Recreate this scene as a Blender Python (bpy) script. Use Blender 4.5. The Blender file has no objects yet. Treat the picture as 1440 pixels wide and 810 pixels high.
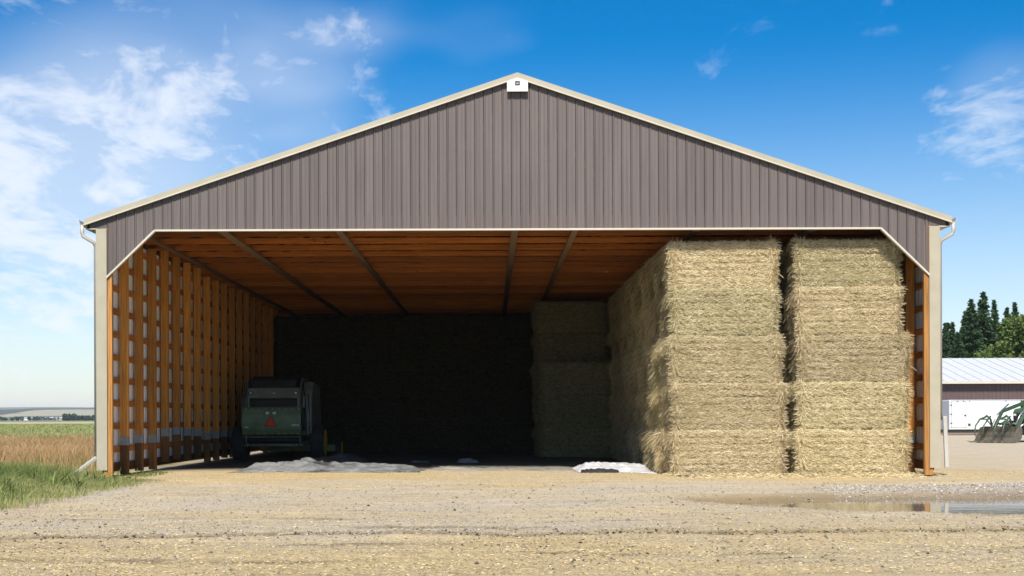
import bpy, math, random
import numpy as np
from mathutils import Vector, Matrix

random.seed(7)
RNG = np.random.default_rng(11)
S = bpy.context.scene
COL = S.collection
PI = math.pi

# ------------------------------------------------------------------ camera
cam_d = bpy.data.cameras.new('camera')
cam = bpy.data.objects.new('camera', cam_d)
COL.objects.link(cam)
CAM = (-0.604, -28.0, 1.285)
cam.location = CAM
cam.rotation_euler = (PI / 2, 0.0033, 0)
cam_d.sensor_width = 36.0
cam_d.lens = 36.0 * 1809.0 / 1440.0
cam_d.shift_x = (720 - 690) / 1440.0
cam_d.shift_y = (587 - 405) / 1440.0
cam_d.clip_start = 0.1
cam_d.clip_end = 30000
S.camera = cam

# ------------------------------------------------------------------ light
SUN_EL, SUN_AZ = math.radians(48), math.radians(184)
S.view_settings.view_transform = 'Standard'
S.view_settings.look = 'None'
S.view_settings.gamma = 1
S.view_settings.use_curve_mapping = False
S.view_settings.exposure = 0.42

sun_d = bpy.data.lights.new('sun', 'SUN')
sun_d.energy = 5.0
sun_d.angle = math.radians(9)
sun_d.color = (1.0, 0.94, 0.84)
sun = bpy.data.objects.new('sun', sun_d)
COL.objects.link(sun)
to_sun = Vector((math.sin(SUN_AZ) * math.cos(SUN_EL), math.cos(SUN_AZ) * math.cos(SUN_EL), math.sin(SUN_EL)))
sun.rotation_euler = (-to_sun).to_track_quat('-Z', 'Y').to_euler()
sun.location = to_sun * 60


def pixdir(px, py):
    """direction through a pixel of the photograph (1440 x 810)"""
    v = Vector(((px - 690) / 1809.0, 1.0, (587 - py) / 1809.0))
    return v.normalized()


world = bpy.data.worlds.new('World')
S.world = world
world.use_nodes = True
wt = world.node_tree
wt.nodes.clear()


def N(t, kind, **kw):
    n = t.nodes.new(kind)
    for k, v in kw.items():
        if k in ('inp',):
            for a, b in v.items():
                n.inputs[a].default_value = b
        else:
            setattr(n, k, v)
    return n


def L(t, a, b):
    t.links.new(a, b)


def math_node(t, op, a, b=None, clamp=False):
    n = N(t, 'ShaderNodeMath', operation=op)
    n.use_clamp = clamp
    for i, v in enumerate((a, b)):
        if v is None:
            continue
        if isinstance(v, (int, float)):
            n.inputs[i].default_value = v
        else:
            L(t, v, n.inputs[i])
    return n.outputs[0]


def maprange(t, v, a, b, c=0.0, d=1.0, smooth=True):
    n = N(t, 'ShaderNodeMapRange')
    if smooth:
        n.interpolation_type = 'SMOOTHSTEP'
    L(t, v, n.inputs[0])
    for i, x in zip((1, 2, 3, 4), (a, b, c, d)):
        n.inputs[i].default_value = x
    return n.outputs[0]


def mixc(t, f, a, b, blend='MIX'):
    n = N(t, 'ShaderNodeMix', data_type='RGBA', blend_type=blend)
    for s, v in ((0, f), (6, a), (7, b)):
        if isinstance(v, (int, float)):
            n.inputs[s].default_value = v if s == 0 else (v, v, v, 1)
        elif isinstance(v, tuple):
            n.inputs[s].default_value = (*v, 1) if len(v) == 3 else v
        else:
            L(t, v, n.inputs[s])
    return n.outputs[2]


sky = N(wt, 'ShaderNodeTexSky', sky_type='NISHITA')
sky.sun_disc = False
sky.sun_elevation = SUN_EL
sky.sun_rotation = SUN_AZ
sky.air_density = 1.0
sky.dust_density = 0.3
sky.ozone_density = 3.0
tc = N(wt, 'ShaderNodeTexCoord')
sep = N(wt, 'ShaderNodeSeparateXYZ')
L(wt, tc.outputs['Generated'], sep.inputs[0])
# thin high cloud, drawn on a plane far above: stretched streaks and small tufts
inv = math_node(wt, 'DIVIDE', 1.0, math_node(wt, 'ADD', math_node(wt, 'MAXIMUM', sep.outputs[2], 0.0), 0.22))
cmb = N(wt, 'ShaderNodeCombineXYZ')
L(wt, math_node(wt, 'MULTIPLY', sep.outputs[0], inv), cmb.inputs[0])
L(wt, math_node(wt, 'MULTIPLY', sep.outputs[1], inv), cmb.inputs[1])
L(wt, math_node(wt, 'MULTIPLY', sep.outputs[2], 1.2), cmb.inputs[2])


def wnoise(scale, detail, rough, loc, dist=0.0, stretch=(1, 1, 1)):
    m = N(wt, 'ShaderNodeMapping')
    m.inputs['Location'].default_value = loc
    m.inputs['Scale'].default_value = stretch
    m.inputs['Rotation'].default_value = (0, 0, 0.5)
    L(wt, cmb.outputs[0], m.inputs[0])
    n = N(wt, 'ShaderNodeTexNoise', inp={'Scale': scale, 'Detail': detail, 'Roughness': rough, 'Distortion': dist})
    L(wt, m.outputs[0], n.inputs[0])
    return n.outputs[0]


def lobe(px, py, a, b):
    """soft cap of the sky round a direction: 1 inside angle a, 0 outside angle b (degrees)"""
    d = pixdir(px, py)
    v = N(wt, 'ShaderNodeVectorMath', operation='DOT_PRODUCT')
    nn = N(wt, 'ShaderNodeVectorMath', operation='NORMALIZE')
    L(wt, tc.outputs['Generated'], nn.inputs[0])
    L(wt, nn.outputs[0], v.inputs[0])
    v.inputs[1].default_value = d
    return maprange(wt, v.outputs['Value'], math.cos(math.radians(b)), math.cos(math.radians(a)))


big = wnoise(1.6, 3, 0.5, (3.1, 0.4, 0))
fine = wnoise(6.0, 9, 0.62, (1.3, 5.2, 0.7), 0.5, (1.0, 0.55, 1.0))
tuft = wnoise(13.0, 7, 0.55, (7.7, 2.2, 0.1), 0.3)
cov = math_node(wt, 'ADD', maprange(wt, big, 0.45, 0.75, 0.0, 0.35),
                math_node(wt, 'MULTIPLY', lobe(-140, 440, 5, 17), 0.44))
cov = math_node(wt, 'ADD', cov, math_node(wt, 'MULTIPLY', lobe(300, 180, 1, 10), 0.40))
cov = math_node(wt, 'ADD', cov, math_node(wt, 'MULTIPLY', lobe(1415, 170, 0.5, 4.5), 0.34))
f1 = math_node(wt, 'ADD', math_node(wt, 'MULTIPLY', fine, 1.6), math_node(wt, 'MULTIPLY', tuft, 0.6))
dens = maprange(wt, math_node(wt, 'ADD', f1, cov), 1.28, 2.0, 0.0, 0.82)
veil = math_node(wt, 'MULTIPLY', maprange(wt, cov, 0.1, 0.75), 0.5)
horiz = maprange(wt, sep.outputs[2], 0.0, 0.28, 0.5, 0.0)
dens = math_node(wt, 'MAXIMUM', math_node(wt, 'MAXIMUM', dens, veil), horiz)
hsv = N(wt, 'ShaderNodeHueSaturation', inp={'Hue': 0.503, 'Saturation': 1.55, 'Value': 1.45})
L(wt, sky.outputs[0], hsv.inputs['Color'])
skyc = mixc(wt, dens, hsv.outputs[0], (11.0, 11.5, 12.4))
bg = N(wt, 'ShaderNodeBackground', inp={'Strength': 0.066})
L(wt, skyc, bg.inputs[0])
wo = N(wt, 'ShaderNodeOutputWorld')
L(wt, bg.outputs[0], wo.inputs[0])

# ------------------------------------------------------------------ numpy noise


def _hash(ix, iy, iz, seed):
    h = (ix * 374761393 + iy * 668265263 + iz * 2147483647 + seed * 974711) & 0xFFFFFFFF
    h = ((h ^ (h >> 13)) * 1274126177) & 0xFFFFFFFF
    h = (h ^ (h >> 16)) & 0xFFFFFF
    return h.astype(np.float64) / 0xFFFFFF


def vnoise(P, seed=0):
    """value noise in [-1, 1] at points P (N x 3)"""
    P = np.asarray(P, dtype=np.float64)
    I = np.floor(P).astype(np.int64)
    F = P - I
    F = F * F * (3 - 2 * F)
    out = 0
    for dx in (0, 1):
        wx = F[:, 0] if dx else 1 - F[:, 0]
        for dy in (0, 1):
            wy = F[:, 1] if dy else 1 - F[:, 1]
            for dz in (0, 1):
                wz = F[:, 2] if dz else 1 - F[:, 2]
                out = out + wx * wy * wz * _hash(I[:, 0] + dx, I[:, 1] + dy, I[:, 2] + dz, seed)
    return out * 2 - 1


def fbm2(x, y, scale, octaves=4, seed=0):
    P = np.stack([x * scale, y * scale, np.zeros_like(x) + 0.37], 1)
    a, t = 1.0, 0
    for o in range(octaves):
        t = t + a * vnoise(P, seed + o)
        P = P * 2.03 + 5.1
        a *= 0.5
    return t / 1.9


def sstep(x, a, b):
    t = np.clip((x - a) / (b - a), 0, 1)
    return t * t * (3 - 2 * t)

# ------------------------------------------------------------------ mesh helpers


def np_mesh(name, V, F, attrs=None, smooth=False):
    V = np.ascontiguousarray(V, dtype=np.float32)
    F = np.ascontiguousarray(F, dtype=np.int32)
    me = bpy.data.meshes.new(name)
    me.vertices.add(len(V))
    me.vertices.foreach_set('co', V.ravel())
    k = F.shape[1]
    me.loops.add(F.size)
    me.loops.foreach_set('vertex_index', F.ravel())
    me.polygons.add(len(F))
    me.polygons.foreach_set('loop_start', np.arange(0, F.size, k, dtype=np.int32))
    me.polygons.foreach_set('loop_total', np.full(len(F), k, dtype=np.int32))
    if smooth:
        me.polygons.foreach_set('use_smooth', np.ones(len(F), dtype=bool))
    me.update(calc_edges=True)
    me.validate()
    for an, arr in (attrs or {}).items():
        at = me.attributes.new(an, 'FLOAT', 'POINT')
        at.data.foreach_set('value', np.ascontiguousarray(arr, dtype=np.float32))
    return me


class MB:
    """collects simple solids into one mesh"""

    def __init__(self):
        self.v, self.f, self.sm = [], [], []

    def add(self, vs, fs, smooth=False):
        o = len(self.v)
        self.v += [tuple(p) for p in vs]
        self.f += [tuple(i + o for i in f) for f in fs]
        self.sm += [smooth] * len(fs)
        return self

    def box(self, x0, x1, y0, y1, z0, z1):
        return self.add([(x0, y0, z0), (x1, y0, z0), (x1, y1, z0), (x0, y1, z0),
                         (x0, y0, z1), (x1, y0, z1), (x1, y1, z1), (x0, y1, z1)],
                        [(0, 3, 2, 1), (4, 5, 6, 7), (0, 1, 5, 4), (1, 2, 6, 5), (2, 3, 7, 6), (3, 0, 4, 7)])

    def bar(self, a, b, w, h, up=(0, 0, 1)):
        """rectangular bar from a to b, w across, h along up"""
        a, b = Vector(a), Vector(b)
        d = (b - a).normalized()
        s = d.cross(Vector(up)).normalized()
        u = s.cross(d).normalized()
        s, u = s * w / 2, u * h / 2
        vs = [a - s - u, a + s - u, a + s + u, a - s + u, b - s - u, b + s - u, b + s + u, b - s + u]
        return self.add(vs, [(0, 3, 2, 1), (4, 5, 6, 7), (0, 1, 5, 4), (1, 2, 6, 5), (2, 3, 7, 6), (3, 0, 4, 7)])

    def prism(self, poly, axis, a, b, smooth=False):
        """extrude a 2-D outline along an axis (0 x: (y,z), 1 y: (x,z), 2 z: (x,y))"""
        n = len(poly)

        def p3(p, t):
            return {0: (t, p[0], p[1]), 1: (p[0], t, p[1]), 2: (p[0], p[1], t)}[axis]
        vs = [p3(p, a) for p in poly] + [p3(p, b) for p in poly]
        fs = [tuple(range(n))[::-1], tuple(range(n, 2 * n))]
        fs += [(i, (i + 1) % n, n + (i + 1) % n, n + i) for i in range(n)]
        return self.add(vs, fs, smooth)

    def tube(self, pts, r, n=8, caps=True):
        pts = [Vector(p) for p in pts]
        rs = r if isinstance(r, (list, tuple)) else [r] * len(pts)
        vs, fs = [], []
        ref = Vector((0.13, 0.31, 0.94))
        for i, p in enumerate(pts):
            d = (pts[min(i + 1, len(pts) - 1)] - pts[max(i - 1, 0)]).normalized()
            if abs(d.dot(ref)) > 0.95:
                ref = Vector((1, 0.1, 0))
            s = d.cross(ref).normalized()
            u = s.cross(d)
            for k in range(n):
                a = 2 * PI * k / n
                vs.append(p + (s * math.cos(a) + u * math.sin(a)) * rs[i])
        for i in range(len(pts) - 1):
            for k in range(n):
                fs.append((i * n + k, i * n + (k + 1) % n, (i + 1) * n + (k + 1) % n, (i + 1) * n + k))
        if caps:
            fs.append(tuple(range(n))[::-1])
            fs.append(tuple((len(pts) - 1) * n + k for k in range(n)))
        return self.add(vs, fs, True)

    def lathe_x(self, prof, cx, cy, cz, n=28):
        """revolve (x, r) profile round an axis parallel to x"""
        vs, fs = [], []
        for (x, r) in prof:
            for k in range(n):
                a = 2 * PI * k / n
                vs.append((cx + x, cy + r * math.cos(a), cz + r * math.sin(a)))
        m = len(prof)
        for i in range(m - 1):
            for k in range(n):
                fs.append((i * n + k, i * n + (k + 1) % n, (i + 1) * n + (k + 1) % n, (i + 1) * n + k))
        return self.add(vs, fs, True)

    def mesh(self, name):
        me = bpy.data.meshes.new(name)
        me.from_pydata(self.v, [], self.f)
        me.polygons.foreach_set('use_smooth', self.sm)
        me.update()
        return me

    def obj(self, name, m, parent=None, bevel=0.0, **tags):
        return put(name, self.mesh(name), m, parent, bevel, **tags)


def put(name, me, m, parent=None, bevel=0.0, loc=None, **tags):
    if m is not None and len(me.materials) == 0:
        me.materials.append(m)
    o = bpy.data.objects.new(name, me)
    COL.objects.link(o)
    o.parent = parent
    if loc:
        o.location = loc
    if bevel:
        b = o.modifiers.new('bevel', 'BEVEL')
        b.width = bevel
        b.segments = 2
        b.limit_method = 'ANGLE'
    for k, v in tags.items():
        o[k] = v
    return o


def empty(name, loc, rz=0.0, **tags):
    o = bpy.data.objects.new(name, None)
    COL.objects.link(o)
    o.location = loc
    o.rotation_euler = (0, 0, rz)
    o.empty_display_size = 0.2
    for k, v in tags.items():
        o[k] = v
    return o

# ------------------------------------------------------------------ materials


def new_mat(name):
    m = bpy.data.materials.new(name)
    m.use_nodes = True
    t = m.node_tree
    b = t.nodes['Principled BSDF']
    return m, t, b


def simple(name, col, rough=0.6, metal=0.0, var=0.12, scale=3.0, bump=0.0, bscale=40.0, dirt=None, coord='Object'):
    m, t, b = new_mat(name)
    c = N(t, 'ShaderNodeTexCoord')
    n = N(t, 'ShaderNodeTexNoise', inp={'Scale': scale, 'Detail': 6.0, 'Roughness': 0.6})
    L(t, c.outputs[coord], n.inputs[0])
    lo = tuple(x * (1 - var) for x in col)
    hi = tuple(min(1, x * (1 + var)) for x in col)
    cc = mixc(t, maprange(t, n.outputs[0], 0.3, 0.7), lo, hi)
    if dirt:
        n2 = N(t, 'ShaderNodeTexNoise', inp={'Scale': dirt[1], 'Detail': 8.0, 'Roughness': 0.7})
        L(t, c.outputs[coord], n2.inputs[0])
        cc = mixc(t, maprange(t, n2.outputs[0], dirt[2], dirt[2] + 0.2, 0, dirt[3]), cc, dirt[0])
    L(t, cc, b.inputs['Base Color'])
    b.inputs['Roughness'].default_value = rough
    b.inputs['Metallic'].default_value = metal
    if bump:
        n3 = N(t, 'ShaderNodeTexNoise', inp={'Scale': bscale, 'Detail': 5.0})
        L(t, c.outputs[coord], n3.inputs[0])
        bp = N(t, 'ShaderNodeBump', inp={'Strength': bump, 'Distance': 0.02})
        L(t, n3.outputs[0], bp.inputs['Height'])
        L(t, bp.outputs[0], b.inputs['Normal'])
    return m


def wood(name, col, axis=2, var=0.35, grey=0.0):
    """sawn spruce: long grain along axis, knots, tone that differs from board to board"""
    m, t, b = new_mat(name)
    c = N(t, 'ShaderNodeTexCoord')
    oi = N(t, 'ShaderNodeObjectInfo')
    off = N(t, 'ShaderNodeVectorMath', operation='SCALE')
    cb = N(t, 'ShaderNodeCombineXYZ')
    for i in range(3):
        L(t, oi.outputs['Random'], cb.inputs[i])
    L(t, cb.outputs[0], off.inputs[0])
    off.inputs['Scale'].default_value = 37.0
    ad = N(t, 'ShaderNodeVectorMath', operation='ADD')
    L(t, c.outputs['Object'], ad.inputs[0])
    L(t, off.outputs[0], ad.inputs[1])
    mp = N(t, 'ShaderNodeMapping')
    sc = [30.0, 30.0, 30.0]
    sc[axis] = 1.2
    mp.inputs['Scale'].default_value = sc
    L(t, ad.outputs[0], mp.inputs[0])
    g = N(t, 'ShaderNodeTexNoise', inp={'Scale': 1.0, 'Detail': 5.0, 'Roughness': 0.6, 'Distortion': 0.6})
    L(t, mp.outputs[0], g.inputs[0])
    kn = N(t, 'ShaderNodeTexVoronoi', inp={'Scale': 3.2, 'Randomness': 1.0})
    L(t, ad.outputs[0], kn.inputs[0])
    knot = maprange(t, kn.outputs['Distance'], 0.03, 0.13, 1.0, 0.0)
    base = mixc(t, maprange(t, g.outputs[0], 0.25, 0.75), tuple(x * (1 - var) for x in col), tuple(min(1, x * (1 + var * 0.8)) for x in col))
    tone = math_node(t, 'ADD', math_node(t, 'MULTIPLY', oi.outputs['Random'], 0.6), 0.66)
    hs = N(t, 'ShaderNodeHueSaturation')
    L(t, base, hs.inputs['Color'])
    L(t, tone, hs.inputs['Value'])
    cc = mixc(t, math_node(t, 'MULTIPLY', knot, 0.75), hs.outputs[0], tuple(x * 0.3 for x in col))
    if grey:
        cc = mixc(t, grey, cc, (0.13, 0.13, 0.105))
    L(t, cc, b.inputs['Base Color'])
    b.inputs['Roughness'].default_value = 0.72
    b.inputs['Specular IOR Level'].default_value = 0.3
    bp = N(t, 'ShaderNodeBump', inp={'Strength': 0.25, 'Distance': 0.004})
    L(t, g.outputs[0], bp.inputs['Height'])
    L(t, bp.outputs[0], b.inputs['Normal'])
    return m


def blades_mat(name, lo, mid, hi, rough=0.7, trans=0.0, clump=None):
    """colour from the stored random tone of each blade / straw"""
    m, t, b = new_mat(name)
    a = N(t, 'ShaderNodeAttribute', attribute_name='tone')
    r = N(t, 'ShaderNodeValToRGB')
    r.color_ramp.elements[0].color = (*lo, 1)
    r.color_ramp.elements[1].color = (*hi, 1)
    e = r.color_ramp.elements.new(0.5)
    e.color = (*mid, 1)
    L(t, a.outputs['Fac'], r.inputs[0])
    cc = r.outputs[0]
    if clump:
        c = N(t, 'ShaderNodeTexCoord')
        oi = N(t, 'ShaderNodeObjectInfo')
        ad = N(t, 'ShaderNodeVectorMath', operation='ADD')
        L(t, c.outputs['Object'], ad.inputs[0])
        L(t, oi.outputs['Location'], ad.inputs[1])
        n = N(t, 'ShaderNodeTexNoise', inp={'Scale': clump[1], 'Detail': 4.0, 'Roughness': 0.6})
        L(t, ad.outputs[0], n.inputs[0])
        cc = mixc(t, maprange(t, n.outputs[0], 0.42, 0.66, 0, clump[2]), cc, clump[0])
        hs = N(t, 'ShaderNodeHueSaturation')
        L(t, cc, hs.inputs['Color'])
        L(t, maprange(t, oi.outputs['Random'], 0, 1, 0.80, 1.12, False), hs.inputs['Value'])
        L(t, maprange(t, math_node(t, 'FRACT', math_node(t, 'MULTIPLY', oi.outputs['Random'], 7.3)), 0, 1, 0.493, 0.508, False), hs.inputs['Hue'])
        cc = hs.outputs[0]
    L(t, cc, b.inputs['Base Color'])
    b.inputs['Roughness'].default_value = rough
    b.inputs['Specular IOR Level'].default_value = 0.25
    if trans:
        tr = N(t, 'ShaderNodeBsdfTranslucent')
        L(t, cc, tr.inputs[0])
        mx = N(t, 'ShaderNodeMixShader')
        mx.inputs[0].default_value = trans
        L(t, b.outputs[0], mx.inputs[1])
        L(t, tr.outputs[0], mx.inputs[2])
        out = [n for n in t.nodes if n.type == 'OUTPUT_MATERIAL'][0]
        L(t, mx.outputs[0], out.inputs[0])
    return m


M = {}


def siding(name, col):
    """painted sheet steel: faint run-off streaks, dust towards patches, slight sheet-to-sheet tone"""
    m, t, b = new_mat(name)
    c = N(t, 'ShaderNodeTexCoord')
    oi = N(t, 'ShaderNodeObjectInfo')
    mp = N(t, 'ShaderNodeMapping')
    mp.inputs['Scale'].default_value = (9.0, 1.0, 0.35)
    L(t, c.outputs['Object'], mp.inputs[0])
    n1 = N(t, 'ShaderNodeTexNoise', inp={'Scale': 1.0, 'Detail': 6.0, 'Roughness': 0.65})
    L(t, mp.outputs[0], n1.inputs[0])
    n2 = N(t, 'ShaderNodeTexNoise', inp={'Scale': 0.5, 'Detail': 5.0, 'Roughness': 0.6})
    L(t, c.outputs['Object'], n2.inputs[0])
    cc = mixc(t, maprange(t, n1.outputs[0], 0.3, 0.7), tuple(x * 0.88 for x in col), tuple(x * 1.10 for x in col))
    cc = mixc(t, maprange(t, n2.outputs[0], 0.45, 0.75, 0, 0.28), cc, tuple(x * 1.25 + 0.012 for x in col))
    hs = N(t, 'ShaderNodeHueSaturation')
    L(t, cc, hs.inputs['Color'])
    L(t, maprange(t, oi.outputs['Random'], 0, 1, 0.93, 1.07, False), hs.inputs['Value'])
    L(t, hs.outputs[0], b.inputs['Base Color'])
    L(t, maprange(t, n1.outputs[0], 0.2, 0.8, 0.42, 0.62), b.inputs['Roughness'])
    bp = N(t, 'ShaderNodeBump', inp={'Strength': 0.08, 'Distance': 0.05})
    L(t, n2.outputs[0], bp.inputs['Height'])
    L(t, bp.outputs[0], b.inputs['Normal'])
    return m


M['siding'] = siding('brown_siding', (0.114, 0.092, 0.084))
M['cream'] = simple('cream_trim', (0.38, 0.345, 0.255), 0.5, 0.0, 0.06, 2.0, dirt=((0.34, 0.28, 0.18), 2.0, 0.6, 0.4))
M['white_trim'] = simple('white_trim', (0.54, 0.50, 0.42), 0.5, 0.0, 0.05)
M['gutter'] = simple('gutter_metal', (0.44, 0.42, 0.37), 0.4, 0.0, 0.06, 2.0)
M['wood'] = wood('spruce_stud', (0.58, 0.245, 0.045))
M['wood_post'] = wood('spruce_corner_post', (0.36, 0.17, 0.045))
M['wood_y'] = wood('spruce_girt', (0.42, 0.155, 0.032), 1)
M['wood_x'] = wood('spruce_chord', (0.36, 0.112, 0.014), 0)
M['treated'] = wood('treated_foot', (0.20, 0.085, 0.024))
M['treated_y'] = wood('treated_skirt', (0.14, 0.055, 0.016), 1)
M['greywood'] = wood('grey_brace', (0.24, 0.12, 0.045), 1, 0.25, 0.4)
M['plate'] = simple('splice_plate', (0.33, 0.35, 0.36), 0.45, 0.5, 0.15, 12.0)
M['liner'] = simple('white_liner_metal', (0.80, 0.80, 0.79), 0.4, 0.0, 0.06, 2.0)
M['roof_metal'] = simple('roof_metal', (0.05, 0.042, 0.034), 0.6, 0.0, 0.06, 2.0)
M['dark_metal'] = simple('dark_metal', (0.03, 0.03, 0.03), 0.6, 0.0, 0.3, 6.0)
M['sign_white'] = simple('sign_white', (0.8, 0.8, 0.8), 0.45, 0.0, 0.02)
M['sign_dark'] = simple('sign_dark', (0.05, 0.055, 0.055), 0.5, 0.0, 0.1)
M['sign_grey'] = simple('sign_grey', (0.42, 0.42, 0.43), 0.5, 0.0, 0.1)
M['straw'] = blades_mat('straw', (0.24, 0.175, 0.08), (0.64, 0.52, 0.285), (0.88, 0.78, 0.53), 0.55, 0.12, ((0.48, 0.40, 0.20), 1.3, 0.35))
M['deep_shade_straw'] = blades_mat('shade_dimmed_straw', (0.10, 0.085, 0.04), (0.27, 0.235, 0.12), (0.40, 0.36, 0.21), 0.6, 0.08, ((0.2, 0.18, 0.085), 1.3, 0.35))  # straw with the shade of the deep stack put into its colour
M['back_shade_straw'] = blades_mat('shade_blackened_straw', (0.022, 0.02, 0.012), (0.05, 0.046, 0.028), (0.09, 0.082, 0.05), 0.8)  # straw colour taken near black to paint in the shade at the back wall
M['baler_green'] = simple('faded_green_paint', (0.16, 0.235, 0.13), 0.45, 0.0, 0.2, 2.0, dirt=((0.12, 0.11, 0.07), 3.0, 0.55, 0.6))
M['baler_grey'] = simple('dusty_grey_green', (0.17, 0.19, 0.16), 0.5, 0.0, 0.2, 2.0, dirt=((0.14, 0.13, 0.09), 3.0, 0.5, 0.6))
M['black'] = simple('black_steel', (0.02, 0.02, 0.02), 0.5, 0.0, 0.3, 5.0)
M['rubber'] = simple('tyre_rubber', (0.028, 0.027, 0.027), 0.8, 0.0, 0.25, 8.0, dirt=((0.12, 0.10, 0.07), 5.0, 0.55, 0.5))
M['yellow'] = simple('yellow_paint', (0.62, 0.42, 0.02), 0.45, 0.0, 0.1, 4.0)
M['smv'] = simple('red_orange_triangle', (0.75, 0.06, 0.015), 0.5, 0.0, 0.05)
M['smv_rim'] = simple('dark_red_rim', (0.42, 0.02, 0.015), 0.5, 0.0, 0.05)
M['reflector'] = simple('pale_reflector', (0.75, 0.75, 0.70), 0.25, 0.0, 0.05)
M['green_paint'] = simple('green_paint', (0.055, 0.10, 0.05), 0.4, 0.0, 0.15, 3.0, dirt=((0.22, 0.19, 0.12), 4.0, 0.55, 0.6))
M['bucket'] = simple('worn_bucket_steel', (0.13, 0.12, 0.09), 0.55, 0.2, 0.3, 6.0, dirt=((0.16, 0.08, 0.04), 4.0, 0.5, 0.7))
M['glass'] = simple('cab_glass', (0.03, 0.04, 0.045), 0.08, 0.0, 0.05)
M['trailer'] = simple('white_trailer', (0.70, 0.71, 0.72), 0.35, 0.0, 0.03)
M['chrome'] = simple('bare_metal', (0.55, 0.55, 0.55), 0.3, 0.8, 0.05)
M['shed_wall'] = simple('plum_brown_siding', (0.105, 0.07, 0.068), 0.5, 0.0, 0.06)
M['shed_roof'] = simple('pale_roof_metal', (0.56, 0.57, 0.56), 0.5, 0.0, 0.04)
M['film_grey'] = simple('grey_silage_film', (0.24, 0.245, 0.242), 0.25, 0.0, 0.12, 3.0, dirt=((0.05, 0.05, 0.048), 0.9, 0.46, 0.9))
M['film_flat'] = simple('trodden_grey_film', (0.30, 0.285, 0.25), 0.5, 0.0, 0.15, 2.0, dirt=((0.36, 0.29, 0.19), 1.6, 0.45, 0.8))
M['film_dark'] = simple('dusty_dark_film', (0.10, 0.10, 0.092), 0.5, 0.0, 0.25, 3.0, dirt=((0.22, 0.18, 0.11), 2.5, 0.5, 0.6))
M['film_black'] = simple('black_film', (0.035, 0.036, 0.038), 0.35, 0.0, 0.15, 3.0)
M['film_white'] = simple('white_film', (0.55, 0.55, 0.56), 0.35, 0.0, 0.04, 3.0)
M['bark'] = simple('bark', (0.09, 0.065, 0.045), 0.9, 0.0, 0.3, 8.0)
M['spruce'] = blades_mat('spruce_needles', (0.015, 0.04, 0.018), (0.036, 0.08, 0.03), (0.08, 0.13, 0.045), 0.6, 0.15)
M['leaf'] = blades_mat('broad_leaves', (0.035, 0.07, 0.016), (0.11, 0.17, 0.038), (0.22, 0.27, 0.075), 0.55, 0.3)
M['grass'] = blades_mat('green_grass', (0.09, 0.145, 0.035), (0.225, 0.27, 0.078), (0.46, 0.43, 0.19), 0.6, 0.3)
M['redgrass'] = blades_mat('ripe_reddish_grass', (0.19, 0.20, 0.06), (0.48, 0.31, 0.14), (0.68, 0.45, 0.24), 0.65, 0.3)
M['litter'] = blades_mat('straw_litter', (0.11, 0.075, 0.035), (0.43, 0.32, 0.15), (0.66, 0.54, 0.31), 0.7)
M['pebble'] = blades_mat('pebbles', (0.10, 0.082, 0.06), (0.34, 0.295, 0.235), (0.56, 0.515, 0.45), 0.85)
M['clod'] = blades_mat('dark_clods', (0.04, 0.03, 0.018), (0.085, 0.065, 0.038), (0.16, 0.12, 0.07), 0.9)

# ------------------------------------------------------------------ ground


def yard_edge(y):
    return np.interp(y, [-40, -14, -9.5, -6.3, -4, -1.6, 0.8, 40, 60, 90], [-11, -8.4, -7.7, -7.9, -7.75, -7.7, -9.6, -10.0, -4, -4])


def is_grass(x, y, amp=0.35):
    """soft mask, 1 on the meadow left of the barn, 0 on the gravel yard"""
    e = yard_edge(y) + amp * fbm2(x, y, 0.9, 3, 5)
    g = sstep(-(x - e), -0.6, 0.6)
    far = sstep(np.maximum(y - 78, x - 75), 0, 8)
    return np.maximum(g, far)


PUD_Z = -0.075


def puddle_shape(x, y):
    """>0 inside the puddle; long tongue that widens to the right of the barn"""
    c = np.interp(x, [2.5, 4, 6, 9, 14, 20], [-8.1, -8.5, -8.85, -9.0, -8.6, -8.0])
    w = np.interp(x, [1.6, 2.6, 3.4, 4.5, 6, 8, 11, 14, 17, 19, 21], [-2.5, -0.4, 0.45, 1.0, 1.45, 1.9, 2.2, 1.9, 1.1, 0.0, -2.5])
    w = w * (1 + 0.30 * fbm2(x, y, 0.8, 3, 9))
    return w - np.abs(y - c) + 0.25 * fbm2(x, y, 1.9, 3, 19)


def rut_y(x):
    return np.interp(x, [-12, -6, -3, 0, 4, 9, 14], [-14.6, -14.5, -13.95, -13.95, -13.75, -13.35, -12.9]) + 0.06 * np.sin(x * 2.1) + 0.04 * np.sin(x * 5.3)


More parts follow.
